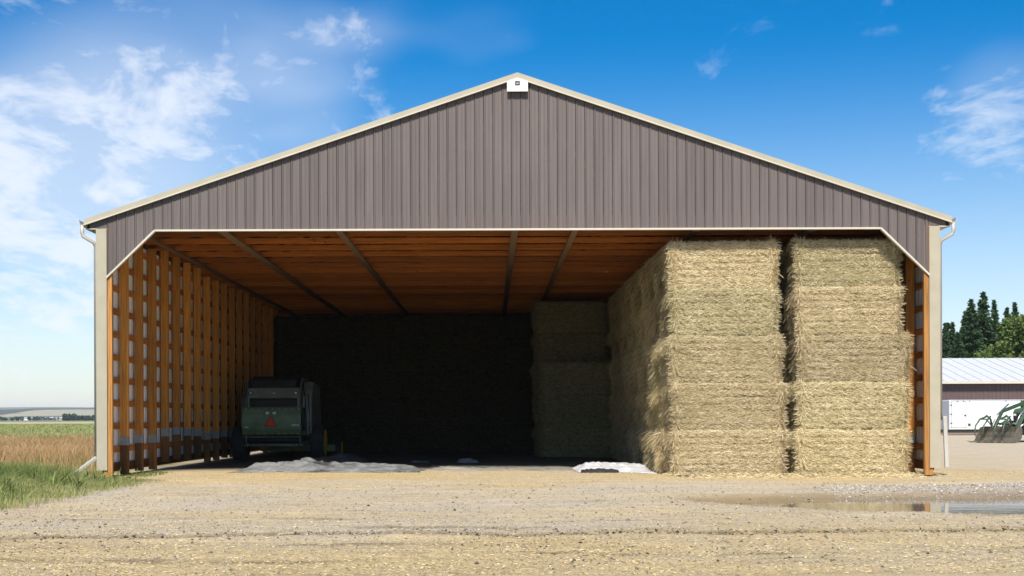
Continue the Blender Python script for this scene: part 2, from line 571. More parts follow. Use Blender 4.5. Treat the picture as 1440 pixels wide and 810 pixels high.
def ground_h(x, y):
    r = np.hypot(x - CAM[0], y - CAM[1])
    inside = (sstep(x, -9.4, -8.8) * (1 - sstep(x, 8.8, 9.4))) * sstep(y, -0.6, 0.6) * (1 - sstep(y, 24, 25))
    fade = (1 - sstep(r, 60, 140)) * (1 - 0.85 * inside)
    h = fade * (0.030 * fbm2(x, y, 0.35, 3, 1) + 0.022 * fbm2(x, y, 2.2, 4, 2) + 0.012 * fbm2(x, y, 9.0, 3, 3))
    bales = sstep(x, 2.2, 4.0) * (1 - sstep(x, 8.5, 9.4)) * sstep(y, -1.6, 0.0) * (1 - sstep(y, 16, 22))
    h = h - 0.05 * bales
    # puddle basin with a low gravel bank behind it
    p = puddle_shape(x, y)
    h = h * (1 - sstep(p, -1.0, 0.0)) - 0.135 * sstep(p, -1.1, 0.6)
    bank = np.exp(-((y + 5.4 - 0.08 * (x - 8)) / 0.9) ** 2) * sstep(x, 4.5, 8) * (1 - sstep(x, 16, 20))
    h = h + 0.07 * bank
    # wheel rut across the front
    d = y - rut_y(x)
    k = fade * sstep(fbm2(x, x * 0 + 3.0, 0.8, 3, 21), -0.45, 0.0)
    h = h + k * (-0.045 * np.exp(-(d / 0.06) ** 2) + 0.03 * np.exp(-((d - 0.18) / 0.12) ** 2) + 0.018 * np.exp(-((d + 0.22) / 0.15) ** 2))
    # meadow stands a touch lower and rougher
    g = is_grass(x, y)
    h = h + g * fade * 0.06 * fbm2(x, y, 0.7, 3, 8)
    # land falls away very gently into the valley
    return h - 0.0


def axis_coords(a, b, step, far, growth=1.16):
    c = list(np.arange(a, b + step / 2, step))
    s, v = step, b
    while v < far:
        s *= growth
        v += s
        c.append(v)
    s, v, lo = step, a, []
    while v > -far:
        s *= growth
        v -= s
        lo.append(v)
    return np.array(lo[::-1] + c)


gx = axis_coords(-10, 10.5, 0.075, 6500)
gy = axis_coords(-18.5, 4.5, 0.075, 6500)
GX, GY = np.meshgrid(gx, gy)
fx, fy = GX.ravel(), GY.ravel()
gh = ground_h(fx, fy)
nx_, ny_ = len(gx), len(gy)
idx = np.arange(nx_ * ny_).reshape(ny_, nx_)
GF = np.stack([idx[:-1, :-1].ravel(), idx[:-1, 1:].ravel(), idx[1:, 1:].ravel(), idx[1:, :-1].ravel()], 1)
grassm = is_grass(fx, fy)
band = np.interp(fy, [-19, -15.2, -14.2, -13.6, -7, -5, -3.2, -1.6, 0.8, 3, 6], [0.85, 0.75, 0.62, 0.4, 0.1, 0.12, 0.35, 0.8, 0.95, 0.6, 0.2])
strawm = np.clip(band * 0.9 + 1.15 * fbm2(fx * 0.55, fy, 0.55, 5, 31), 0, 1)
strawm = strawm * (1 - sstep(fx, 10, 14))
pp = puddle_shape(fx, fy)
wetm = sstep(pp + 0.5 * fbm2(fx, fy, 1.2, 4, 29), -1.5, -0.1)
palem = np.exp(-((fy + 5.6 - 0.08 * (fx - 8)) / 1.0) ** 2) * sstep(fx, 5, 8) * (1 - sstep(fx, 15, 18))
palem = np.maximum(palem, np.exp(-(((fx + 7.6) / 0.8) ** 2 + ((fy + 5.4) / 1.2) ** 2)))
rutm = np.exp(-((fy - rut_y(fx)) / 0.15) ** 2) * sstep(fbm2(fx, fx * 0 + 3.0, 0.8, 3, 21), -0.6, -0.1)
for (ya, xa, xb, wd_) in ((-15.1, -3.2, 1.0, 0.12), (-14.75, -7.6, -4.6, 0.3), (-15.9, -2.0, 6.0, 0.10), (-12.9, -2.6, 0.4, 0.16), (-16.4, -6.0, -1.0, 0.12), (-15.4, 3.0, 9.0, 0.10), (-11.6, -6.5, -2.0, 0.12)):
    rutm = np.maximum(rutm, 0.75 * np.exp(-((fy - ya - 0.12 * np.sin(fx * 1.3 + ya)) / wd_) ** 2) * sstep(fx, xa, xa + 0.8) * (1 - sstep(fx, xb - 0.8, xb)) * sstep(fbm2(fx, fy, 1.5, 3, 25), -0.35, 0.15))
g_me = np_mesh('ground', np.stack([fx, fy, gh], 1), GF,
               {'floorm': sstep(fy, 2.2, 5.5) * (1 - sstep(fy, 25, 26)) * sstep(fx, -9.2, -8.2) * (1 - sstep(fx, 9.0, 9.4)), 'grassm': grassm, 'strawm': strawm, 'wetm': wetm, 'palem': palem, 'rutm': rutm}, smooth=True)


def ground_material():
    m, t, b = new_mat('gravel_yard_and_field')
    c = N(t, 'ShaderNodeTexCoord')

    def att(n):
        return N(t, 'ShaderNodeAttribute', attribute_name=n).outputs['Fac']

    def noise(scale, detail=6, rough=0.6, stretch=None):
        n = N(t, 'ShaderNodeTexNoise', inp={'Scale': scale, 'Detail': float(detail), 'Roughness': rough})
        src = c.outputs['Object']
        if stretch:
            mp = N(t, 'ShaderNodeMapping')
            mp.inputs['Scale'].default_value = stretch
            L(t, src, mp.inputs[0])
            src = mp.outputs[0]
        L(t, src, n.inputs[0])
        return n.outputs[0]
    fine = noise(55, 6, 0.75)
    mid = noise(6, 8, 0.7)
    big = noise(0.6, 5, 0.6)
    vor = N(t, 'ShaderNodeTexVoronoi', inp={'Scale': 34.0})
    L(t, c.outputs['Object'], vor.inputs[0])
    grav = mixc(t, maprange(t, fine, 0.3, 0.72), (0.19, 0.155, 0.11), (0.60, 0.525, 0.41))
    grav = mixc(t, maprange(t, mid, 0.35, 0.7, 0, 0.5), grav, (0.45, 0.385, 0.28))
    grav = mixc(t, maprange(t, big, 0.4, 0.7, 0, 0.4), grav, (0.43, 0.38, 0.31))
    straw = mixc(t, maprange(t, noise(24, 7, 0.75, (1, 2.6, 1)), 0.3, 0.7), (0.23, 0.165, 0.08), (0.62, 0.475, 0.25))
    straw = mixc(t, maprange(t, noise(2.6, 6, 0.65), 0.5, 0.75, 0, 0.5), straw, (0.30, 0.27, 0.15))
    col = mixc(t, math_node(t, 'MULTIPLY', att('strawm'), 0.85), grav, straw)
    col = mixc(t, maprange(t, noise(1.3, 8, 0.7, (0.3, 1.5, 1)), 0.45, 0.65, 0, 0.7), col, (0.54, 0.43, 0.25))
    col = mixc(t, maprange(t, noise(0.9, 8, 0.72, (0.35, 1.8, 1)), 0.52, 0.68, 0, 0.7), col, (0.27, 0.205, 0.135))
    col = mixc(t, maprange(t, noise(2.2, 8, 0.72, (0.5, 1.6, 1)), 0.56, 0.74, 0, 0.6), col, (0.55, 0.50, 0.42))
    pale = mixc(t, maprange(t, vor.outputs['Distance'], 0.0, 0.5), (0.56, 0.53, 0.49), (0.34, 0.31, 0.28))
    pm = math_node(t, 'MULTIPLY', att('palem'), maprange(t, noise(3, 6, 0.65), 0.3, 0.6), True)
    col = mixc(t, pm, col, pale)
    col = mixc(t, math_node(t, 'MULTIPLY', att('rutm'), maprange(t, noise(11, 6, 0.7), 0.28, 0.56)), col, (0.06, 0.045, 0.028))
    col = mixc(t, math_node(t, 'MULTIPLY', att('wetm'), 0.75), col, (0.17, 0.115, 0.055))
    col = mixc(t, math_node(t, 'MULTIPLY', att('floorm'), maprange(t, noise(1.5, 6, 0.65), 0.2, 0.7, 0.75, 1.0)), col, (0.12, 0.105, 0.08))  # packed floor dirt, darkened in the colour to paint in the interior shade
    # dark crumbs scattered over the yard
    col = mixc(t, maprange(t, noise(16, 7, 0.8, (1, 2.2, 1)), 0.53, 0.65, 0, 0.75), col, (0.13, 0.095, 0.06))
    col = mixc(t, maprange(t, noise(21, 7, 0.8, (1, 1.8, 1)), 0.56, 0.68, 0, 0.6), col, (0.62, 0.55, 0.43))
    hv_ = N(t, 'ShaderNodeHueSaturation', inp={'Value': 1.2, 'Saturation': 1.08})
    L(t, col, hv_.inputs['Color'])
    col = hv_.outputs[0]
    # meadow soil close by, cropped fields far off in long strips
    sp = N(t, 'ShaderNodeSeparateXYZ')
    L(t, c.outputs['Object'], sp.inputs[0])
    strips = N(t, 'ShaderNodeValToRGB')
    el = strips.color_ramp.elements
    el[0].position, el[0].color = 0.0, (0.085, 0.10, 0.035, 1)
    el[1].position, el[1].color = 1.0, (0.14, 0.16, 0.10, 1)
    for p, q in ((0.05, (0.12, 0.13, 0.04)), (0.09, (0.21, 0.235, 0.075)), (0.16, (0.24, 0.27, 0.085)), (0.24, (0.185, 0.235, 0.06)),
                 (0.38, (0.26, 0.26, 0.085)), (0.43, (0.46, 0.39, 0.22)), (0.60, (0.48, 0.41, 0.25)), (0.66, (0.12, 0.16, 0.08)), (0.8, (0.30, 0.28, 0.17))):
        e = el.new(p)
        e.color = (*q, 1)
    warp = math_node(t, 'MULTIPLY', math_node(t, 'SUBTRACT', noise(0.02, 4, 0.6), 0.5), 60.0)
    dist = math_node(t, 'ADD', sp.outputs[1], warp)
    L(t, maprange(t, dist, 0.0, 800.0, 0, 1, False), strips.inputs[0])
    gn = mixc(t, maprange(t, noise(0.5, 9, 0.75, (1, 0.35, 1)), 0.3, 0.7), 0.72, 1.2)
    field = mixc(t, 1.0, strips.outputs[0], gn, 'MULTIPLY')
    col = mixc(t, att('grassm'), col, field)
    L(t, col, b.inputs['Base Color'])
    b.inputs['Specular IOR Level'].default_value = 0.25
    L(t, maprange(t, att('wetm'), 0, 1, 0.9, 0.45), b.inputs['Roughness'])
    hsum = math_node(t, 'ADD', math_node(t, 'MULTIPLY', fine, 0.6), math_node(t, 'MULTIPLY', mid, 0.6))
    bp = N(t, 'ShaderNodeBump', inp={'Strength': 0.85, 'Distance': 0.035})
    L(t, hsum, bp.inputs['Height'])
    L(t, bp.outputs[0], b.inputs['Normal'])
    return m


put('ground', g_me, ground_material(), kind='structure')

# puddle water: a level sheet whose rim is where the basin rises through it
pw, pt, pb = new_mat('puddle_water')
pb.inputs['Base Color'].default_value = (0.19, 0.16, 0.115, 1)
pb.inputs['Roughness'].default_value = 0.05
pb.inputs['IOR'].default_value = 1.33
pn = N(pt, 'ShaderNodeTexNoise', inp={'Scale': 2.5, 'Detail': 3.0})
pc = N(pt, 'ShaderNodeTexCoord')
pm_ = N(pt, 'ShaderNodeMapping')
pm_.inputs['Scale'].default_value = (0.6, 2.5, 1)
L(pt, pc.outputs['Object'], pm_.inputs[0])
L(pt, pm_.outputs[0], pn.inputs[0])
pbp = N(pt, 'ShaderNodeBump', inp={'Strength': 0.05, 'Distance': 0.02})
L(pt, pn.outputs[0], pbp.inputs['Height'])
L(pt, pbp.outputs[0], pb.inputs['Normal'])
xs = np.arange(1.5, 20.0, 0.15)
ys = np.arange(-12.4, -5.9, 0.15)
PX, PY = np.meshgrid(xs, ys)
pv = np.stack([PX.ravel(), PY.ravel(), np.full(PX.size, PUD_Z)], 1)
pid = np.arange(PX.size).reshape(PX.shape)
pf = np.stack([pid[:-1, :-1].ravel(), pid[:-1, 1:].ravel(), pid[1:, 1:].ravel(), pid[1:, :-1].ravel()], 1)
keep = puddle_shape(pv[pf[:, 0], 0], pv[pf[:, 0], 1]) > -0.6
put('puddle', np_mesh('puddle', pv, pf[keep]), pw, kind='structure')

# ------------------------------------------------------------------ barn
W2, LEN, SP = 9.15, 24.4, 1.22
barn = empty('barn', (0, 0, 0), 0, label='large open-fronted brown metal hay barn with cream trim and timber frame', category='barn')
PITCH = 0.335
RIDGE = 8.64           # siding top at the ridge


def rake_z(x):
    return RIDGE - PITCH * abs(x)


def open_z(x):
    a = abs(x)
    return 5.39 if a < 7.91 else 5.39 - (a - 7.91) * (5.39 - 4.38) / (8.95 - 7.91)


# gable cladding: one ribbed strip per 0.2 m
edges = sorted(set([round(-8.94 + 0.2 * i, 3) for i in range(90)] + [8.94]))
for i in range(len(edges) - 1):
    x0, x1 = edges[i], edges[i + 1]
    if x1 - x0 < 0.03:
        continue
    mids = [x0] + [b for b in (-7.91, 0.0, 7.91) if x0 + 0.005 < b < x1 - 0.005] + [x1]
    mb = MB()
    ins = [min(max(x, x0 + 0.004), x1 - 0.004) for x in mids]
    poly = [(x, open_z(x)) for x in ins] + [(x, rake_z(x)) for x in reversed(ins)]
    mb.prism(poly, 1, 0.0, 0.02)
    # raised rib at the left edge of the strip, with sloping sides
    r0, r1 = x0 + 0.006, x0 + 0.044
    zb, zt = max(open_z(r0), open_z(r1)) + 0.004, min(rake_z(r0), rake_z(r1))
    mb.add([(r0, 0, zb), (r0 + 0.011, -0.016, zb), (r1 - 0.011, -0.016, zb), (r1, 0, zb),
            (r0, 0, zt), (r0 + 0.011, -0.016, zt), (r1 - 0.011, -0.016, zt), (r1, 0, zt)],
           [(0, 1, 5, 4), (1, 2, 6, 5), (2, 3, 7, 6), (0, 3, 2, 1), (4, 5, 6, 7)])
    # small stiffening crease half way
    xm = (x0 + x1) / 2 + 0.02
    zb, zt = max(open_z(xm - .02), open_z(xm + .02)) + 0.004, min(rake_z(xm - .01), rake_z(xm + .01))
    mb.add([(xm - 0.012, 0, zb), (xm, -0.004, zb), (xm + 0.012, 0, zb), (xm - 0.012, 0, zt), (xm, -0.004, zt), (xm + 0.012, 0, zt)],
           [(0, 1, 4, 3), (1, 2, 5, 4)])
    mb.obj('siding_panel', M['siding'], barn)
# short cladding strips outside the corner trim under the eave
for s in (-1, 1):
    xa, xb = sorted((s * 8.945, s * 9.32))
    MB().prism([(xa, 5.43), (xb, 5.43), (xb, rake_z(xb)), (xa, rake_z(xa))], 1, 0.002, 0.022).obj('siding_panel', M['siding'], barn)

OH = -0.045    # rake overhang towards the yard
for s in (-1, 1):
    # roof slope with its standing ribs
    roof = MB()
    e = s * 9.42
    z0 = RIDGE + 0.10
    ze = z0 - PITCH * 9.42
    roof.add([(0, OH, z0 - 0.075), (e, OH, ze - 0.075), (e, LEN + 0.3, ze - 0.075), (0, LEN + 0.3, z0 - 0.075),
              (0, OH, z0), (e, OH, ze), (e, LEN + 0.3, ze), (0, LEN + 0.3, z0)],
             [(0, 1, 2, 3), (4, 7, 6, 5), (0, 4, 5, 1), (1, 5, 6, 2), (2, 6, 7, 3), (3, 7, 4, 0)])
    roof.obj('roof', M['roof_metal'], barn)
    for k in range(40):
        y = 0.3 + k * 0.61
        MB().bar((0, y, z0 + 0.012), (e, y, ze + 0.012), 0.04, 0.03).obj('roof_rib', M['roof_metal'], barn)
    # rake board, drip edge, soffit strip
    rk = MB()
    rk.add([(0, OH - 0.045, z0 + 0.03), (e, OH - 0.045, ze + 0.03), (e, OH - 0.045, ze - 0.078), (0, OH - 0.045, z0 - 0.078),
            (0, OH - 0.003, z0 + 0.03), (e, OH - 0.003, ze + 0.03), (e, OH - 0.003, ze - 0.078), (0, OH - 0.003, z0 - 0.078)],
           [(0, 1, 2, 3), (4, 7, 6, 5), (0, 4, 5, 1), (3, 2, 6, 7), (1, 5, 6, 2)])
    rk.obj('rake_trim', M['cream'], barn)
    dr = MB()
    dr.add([(0, OH - 0.062, z0 - 0.080), (e, OH - 0.062, ze - 0.080), (e, OH - 0.062, ze - 0.106), (0, OH - 0.062, z0 - 0.106),
            (0, OH - 0.002, z0 - 0.080), (e, OH - 0.002, ze - 0.080), (e, OH - 0.002, ze - 0.106), (0, OH - 0.002, z0 - 0.106)],
           [(0, 1, 2, 3), (4, 7, 6, 5), (0, 4, 5, 1), (3, 2, 6, 7), (1, 5, 6, 2)])
    dr.obj('drip_edge', M['white_trim'], barn)
    # boxed eave
    xa, xb = sorted((s * 9.155, s * 9.40))
    MB().box(xa, xb, OH + 0.03, LEN, 5.405, 5.425).obj('eave_soffit', M['white_trim'], barn)
    xa, xb = sorted((s * 9.385, s * 9.41))
    MB().box(xa, xb, OH + 0.03, LEN, 5.427, 5.60).obj('fascia', M['cream'], barn)
    # gutter: open trough
    gp = [(0, 5.60), (0, 5.49), (0.09, 5.48), (0.13, 5.60), (0.115, 5.60), (0.082, 5.495), (0.012, 5.50), (0.012, 5.60)]
    MB().prism([(s * (9.413 + a), b) for a, b in gp], 1, OH - 0.03, LEN).obj('gutter', M['gutter'], barn)
    # downspout with two elbows
    x = s * 9.47
    xo = s * 9.205
    zl = 0.42 if s < 0 else 1.2
    yb = 0.06
    ds = MB().tube([(x, yb - 0.1, 5.49), (x, yb - 0.1, 5.33), (x - s * 0.02, yb - 0.1, 5.25), (xo + s * 0.03, yb - 0.04, 5.12), (xo, yb, 5.03), (xo, yb, zl)],
                   0.042, 8)
    ds.obj('downspout', M['gutter'], barn)
    # corner trim and the low end of it
    xa, xb = sorted((s * 8.945, s * 9.152))
    ct = MB()
    ct.box(xa, xb, -0.03, -0.006, 0.16, 5.418)
    ct.box(s * 9.152 if s > 0 else -9.176, 9.176 if s > 0 else -9.152, -0.03, 0.16, 0.16, 5.418)
    ct.box(*sorted((s * 8.942, s * 8.962)), -0.042, -0.031, 0.16, 5.418)
    ct.obj('corner_trim', M['cream'], barn)
    # diagonal and header trims round the opening
    xa, xb = 7.91, 8.95
    mb = MB()
    t_ = 0.038
    mb.prism([(s * xa, 5.39), (s * xb, 4.38), (s * xb, 4.38 - t_ * 1.3), (s * (xa - 0.02), 5.39 - t_)], 1, -0.045, 0.05)
    mb.obj('opening_trim', M['white_trim'], barn)
MB().box(-7.895, 7.895, -0.046, 0.05, 5.354, 5.392).obj('opening_trim', M['white_trim'], barn)
# timber header behind the cladding
MB().box(-8.8, 8.8, 0.024, 0.062, 5.40, 5.68).obj('header_board', M['wood_x'], barn)
MB().box(-8.9, 8.9, LEN + 0.02, LEN + 0.05, 0.0, 5.45).obj('back_wall', M['siding'], barn)
bg_ = MB().prism([(-9.1, 5.45), (9.1, 5.45), (0, RIDGE)], 1, LEN + 0.02, LEN + 0.05)
bg_.obj('back_gable', M['siding'], barn)

# side walls: studs, girts, skirt, wall sheets (white on the inside, brown outside)
stud_me = MB().box(-0.095, 0.095, -0.045, 0.045, 0.86, 5.44).mesh('stud')
stud_me.materials.append(M['wood'])
foot_me = MB().box(-0.095, 0.095, -0.045, 0.045, 0.0, 0.66).mesh('stud_foot')
foot_me.materials.append(M['treated'])
plate_me = MB().box(-0.099, 0.099, -0.049, 0.049, 0.661, 0.859).mesh('splice_plate')
plate_me.materials.append(M['plate'])
tall_me = MB().box(-0.095, 0.095, -0.045, 0.045, 0.0, 5.44).mesh('stud_tall')
tall_me.materials.append(M['wood_post'])


def sheet_mesh():
    """wall sheet one bay long with ribs that stand outward; local x = outward, y = along the wall"""
    mb = MB()
    prof = []
    n = 6
    w = SP / n
    for k in range(n):
        a = k * w
        prof += [(0, a), (0, a + w - 0.055), (0.02, a + w - 0.04), (0.02, a + w - 0.015)]
    prof.append((0, SP))
    m = len(prof)
    vs = [(p[0], p[1], 0.27) for p in prof] + [(p[0], p[1], 5.44) for p in prof]
    vs += [(p[0] + 0.004, p[1], 0.27) for p in prof] + [(p[0] + 0.004, p[1], 5.44) for p in prof]
    mb.add(vs, [(i, i + 1, m + i + 1, m + i) for i in range(m - 1)] + [(2 * m + i, 3 * m + i, 3 * m + i + 1, 2 * m + i + 1) for i in range(m - 1)])
    me = mb.mesh('wall_sheet')
    me.materials.append(M['liner'])
    me.materials.append(M['siding'])
    for i, p in enumerate(me.polygons):
        p.material_index = 0 if i < m - 1 else 1
    return me


sheet_me = sheet_mesh()
for s in (-1, 1):
    for i in range(21):
        y = 0.05 + i * SP
        x = s * 8.935
        if i == 0:
            o = put('corner_post', tall_me, None, barn, loc=(x, y, 0))
            continue
        dz = (0.0, 0.02, 0.05, 0.03, 0.17, 0.2, 0.15, 0.12)[i % 8]
        o = put('stud', stud_me, None, barn, loc=(x, y, dz))
        put('stud_foot', foot_me, None, barn, loc=(x, y, dz))
        put('splice_plate', plate_me, None, barn, loc=(x, y, dz))
    for i in range(20):
        o = put('wall_sheet', sheet_me, None, barn, loc=(s * 9.078, 0.0 + i * SP, 0))
        if s < 0:
            o.rotation_euler = (0, 0, PI)
            o.location = (s * 9.078, (i + 1) * SP, 0)
    for k in range(10):
        z = 0.60 + k * 0.516
        xa, xb = sorted((s * 9.032, s * 9.072))
        MB().box(xa, xb, 0.1, LEN - 0.05, z - 0.07, z + 0.07).obj('girt', M['wood_y'], barn)
    xa, xb = sorted((s * 9.034, s * 9.08))
    MB().box(xa, xb, 0.1, LEN - 0.05, 0.10, 0.30).obj('skirt_board', M['treated_y'], barn)

# roof trusses, 1.22 m apart, with webs
ch_me = MB().box(-9.0, 9.0, -0.02, 0.02, 5.425, 5.555).mesh('bottom_chord')
ch_me.materials.append(M['wood_x'])
tops = []
for s in (-1, 1):
    mb = MB().bar((0, 0, RIDGE - 0.12), (s * 9.1, 0, RIDGE - 0.12 - PITCH * 9.1), 0.04, 0.14)
    me = mb.mesh('top_chord')
    me.materials.append(M['wood_x'])
    tops.append(me)
web_pts = [((-6.0, 5.61), (-6.0, 6.42)), ((6.0, 5.61), (6.0, 6.42)), ((-6.0, 5.61), (-3.0, 7.4)), ((6.0, 5.61), (3.0, 7.4)),
           ((-2.6, 5.61), (-3.0, 7.4)), ((2.6, 5.61), (3.0, 7.4)), ((-2.6, 5.61), (0, 8.35)), ((2.6, 5.61), (0, 8.35))]
webs = []
for a, b in web_pts:
    me = MB().bar((a[0], 0, a[1]), (b[0], 0, b[1]), 0.04, 0.09).mesh('web')
    me.materials.append(M['wood_x'])
    webs.append(me)
for i in range(20):
    y = 0.11 + i * SP
    tr = put('bottom_chord', ch_me, None, barn, loc=(0, y, 0))
    for me in tops:
        put('top_chord', me, None, barn, loc=(0, y, 0))
    for me in webs:
        put('truss_web', me, None, barn, loc=(0, y, 0))
for x, w in ((-8.4, 0.14), (-6.5, 0.19), (-3.93, 0.15), (-0.06, 0.15), (1.27, 0.13), (3.95, 0.15), (6.5, 0.16)):
    MB().box(x - w / 2, x + w / 2, 0.2, LEN - 0.1, 5.383, 5.423).obj('lateral_brace', M['greywood'], barn)

# downspout ends
MB().bar((-9.20, 0.02, 0.44), (-9.62, -0.35, 0.05), 0.09, 0.07).obj('downspout_extension', M['gutter'], barn, 0.01)
MB().bar((9.27, -0.02, 1.28), (9.30, -0.06, 0.16), 0.085, 0.06, (0, 1, 0)).obj('downspout_extension', M['gutter'], barn, 0.01)

# maker's plate under the ridge
sg = empty('gable_sign', (0, OH - 0.075, 8.37), 0, label='small white pentagon sign with dark square emblem under the barn ridge', category='sign')
MB().prism([(-0.225, -0.02), (0.225, -0.02), (0.225, 0.185), (0.0, 0.262), (-0.225, 0.185)], 1, -0.012, 0.012).obj('plate', M['sign_white'], sg)
em = MB().box(-0.055, 0.055, -0.016, -0.0125, 0.105, 0.205).obj('emblem', M['sign_dark'], sg)
mk = MB()
mk.prism([(-0.022, 0.142), (-0.008, 0.142), (-0.008, 0.156), (-0.014, 0.162), (-0.021, 0.154)], 1, -0.019, -0.0165)
mk.prism([(0.004, 0.142), (0.018, 0.144), (0.020, 0.162), (0.012, 0.168), (0.004, 0.160)], 1, -0.019, -0.0165)
mk.obj('mark', M['sign_white'], em)
# the line of lettering is too small to read in the photograph: letter-sized strokes at its place
lt = MB()
x = -0.17
rr = random.Random(3)
while x < 0.17:
    w = rr.uniform(0.014, 0.022)
    if rr.random() > 0.12:
        lt.box(x, x + 0.005, -0.0152, -0.0125, 0.038, 0.066)
        lt.box(x + 0.006, x + w, -0.0152, -0.0125, rr.choice((0.038, 0.05, 0.06)), 0.066)
    x += w + 0.007
lt.obj('lettering', M['sign_grey'], sg)

# ------------------------------------------------------------------ straw bales
BW, BD, BH = 2.5, 1.2, 1.036


def bale_surface(P, n, seed):
    """rounded box, pressed into flakes: returns displaced points"""
    half = np.array([BW / 2, BD / 2, BH / 2])
    r = 0.07
    Q = np.clip(P, -(half - r), half - r)
    d = P - Q
    ln = np.linalg.norm(d, axis=1, keepdims=True)
    d = d / np.maximum(ln, 1e-6)
    S_ = Q + d * r
    z = S_[:, 2] + BH / 2 + 0.012 * vnoise(S_ * np.array([2.0, 2.0, 1.0]), seed + 4)
    nb = 7
    groove = np.abs(np.sin(PI * z / BH * nb)) ** 0.35
    amp = 0.022 * vnoise(S_ * 2.3, seed) + 0.018 * vnoise(S_ * 6.5, seed + 1) + 0.014 * vnoise(S_ * 17.0, seed + 2)
    # every bale spreads a little towards its top edge, unevenly
    fl = np.clip((S_[:, 2] / BH + 0.5), 0, 1)
    flare = (0.10 * fl ** 2.2 - 0.03 - 0.05 * np.exp(-(fl / 0.09) ** 2)) * (1 + 0.6 * vnoise(S_ * np.array([0.9, 2.2, 2.2]), seed + 21))
    amp = amp + np.where(np.abs(d[:, 2]) < 0.8, np.abs(d[:, 0]) * flare + np.abs(d[:, 1]) * 0.6 * flare, 0)
    side = np.abs(d[:, 2]) < 0.8
    gr = np.where(side, (groove - 1) * 0.07 * (0.55 + 0.45 * vnoise(S_ * 3.0, seed + 7)), 0)
    return S_ + d * (amp + gr)[:, None], d


def bale_mesh(name, seed, n_front, n_left, n_right, n_top, thick=1.0, shag=1.0):
    rng = np.random.default_rng(seed)
    V, F, T = [], [], []
    off = 0
    half = np.array([BW / 2, BD / 2, BH / 2])
    # body: front, back, left, right, top sheets
    faces = [(0, 2, 1, -1, 46, 26), (0, 2, 1, 1, 8, 6), (1, 2, 0, -1, 24, 26), (1, 2, 0, 1, 24, 26), (0, 1, 2, 1, 46, 12)]
    for (a, b, c, sgn, na, nb) in faces:
        u = np.linspace(-1, 1, na)
        v = np.linspace(-1, 1, nb)
        U, VV = np.meshgrid(u, v)
        P = np.zeros((U.size, 3))
        P[:, a], P[:, b], P[:, c] = U.ravel() * half[a], VV.ravel() * half[b], sgn * half[c]
        P, _ = bale_surface(P, None, seed)
        ii = np.arange(U.size).reshape(U.shape) + off
        q = np.stack([ii[:-1, :-1].ravel(), ii[:-1, 1:].ravel(), ii[1:, 1:].ravel(), ii[1:, :-1].ravel()], 1)
        flip = (sgn < 0 and c != 1) or (sgn > 0 and c == 1)
        if flip:
            q = q[:, ::-1]
        V.append(P)
        F.append(q)
        T.append(np.clip(0.10 + 0.12 * vnoise(P * 25, seed + 3), 0, 1))
        off += len(P)

    def straws(nn, c, sgn, a, b):
        nonlocal off
        P = np.zeros((nn, 3))
        P[:, a] = rng.uniform(-1, 1, nn) * half[a]
        P[:, b] = rng.uniform(-1, 1, nn) * half[b]
        P[:, c] = sgn * half[c]
        B, nr = bale_surface(P, None, seed)
        if c == 1:      # cut face to the yard: short straws pressed sideways
            ang = rng.normal(0, 0.36, nn) + np.where(rng.random(nn) < 0.5, 0, PI)
            ang = np.where(rng.random(nn) < 0.16, rng.uniform(0, 2 * PI, nn), ang)
            t = np.zeros((nn, 3))
            t[:, 0], t[:, 2] = np.cos(ang), np.sin(ang)
            edge = sstep(np.abs(P[:, 0]), half[0] - 0.25, half[0])
            out = np.abs(rng.normal(0.16, 0.22, nn))
            ln = rng.uniform(0.05, 0.14, nn) * (1 + 1.1 * edge)
            t[:, 0] += np.sign(P[:, 0]) * edge * 0.9
            t[:, 2] -= edge * 0.25
        elif c == 0:    # long side: loose straw hanging down in shocks
            cl = vnoise(P * np.array([1, 3.2, 2.1]), seed + 12)
            t = np.zeros((nn, 3))
            t[:, 1] = rng.normal(0, 0.45, nn) - 0.15
            t[:, 2] = -rng.uniform(0.3, 1.0, nn)
            out = np.abs(rng.normal(0.22, 0.2, nn)) + 0.25 * np.clip(cl, 0, 1) * shag
            ln = rng.uniform(0.07, 0.18, nn) * (1 + shag * (0.5 + 1.3 * np.clip(cl, 0, 1)))
        else:
            ang = rng.uniform(0, 2 * PI, nn)
            t = np.zeros((nn, 3))
            t[:, 0], t[:, 1] = np.cos(ang), np.sin(ang)
            out = np.abs(rng.normal(0.2, 0.2, nn))
            ln = rng.uniform(0.06, 0.16, nn)
        dr = t + nr * out[:, None]
        dr /= np.linalg.norm(dr, axis=1, keepdims=True)
        wd = np.cross(dr, nr + rng.normal(0, 0.35, (nn, 3)))
        wd /= np.maximum(np.linalg.norm(wd, axis=1, keepdims=True), 1e-5)
        w = rng.uniform(0.0028, 0.0062, nn) * thick
        wd = wd * w[:, None]
        st = B - dr * (ln * 0.3)[:, None] + nr * rng.uniform(-0.004, 0.016, nn)[:, None]
        en = st + dr * ln[:, None]
        if c == 0:
            en[:, 2] -= 0.25 * ln
        q = np.empty((nn, 4, 3))
        q[:, 0], q[:, 1], q[:, 2], q[:, 3] = st - wd, st + wd, en + wd * 0.6, en - wd * 0.6
        V.append(q.reshape(-1, 3))
        F.append(np.arange(nn * 4).reshape(nn, 4) + off)
        tn = np.clip(rng.normal(0.55, 0.26, nn), 0, 1)
        T.append(np.repeat(tn, 4))
        off += nn * 4
    if n_front:
        straws(n_front, 1, -1, 0, 2)
    if n_left:
        straws(n_left, 0, -1, 1, 2)
    if n_right:
        straws(n_right, 0, 1, 1, 2)
    if n_top:
        straws(n_top, 2, 1, 0, 1)
    me = np_mesh(name, np.concatenate(V), np.concatenate(F), {'tone': np.concatenate(T)})
    me.materials.append(M['straw'])
    return me


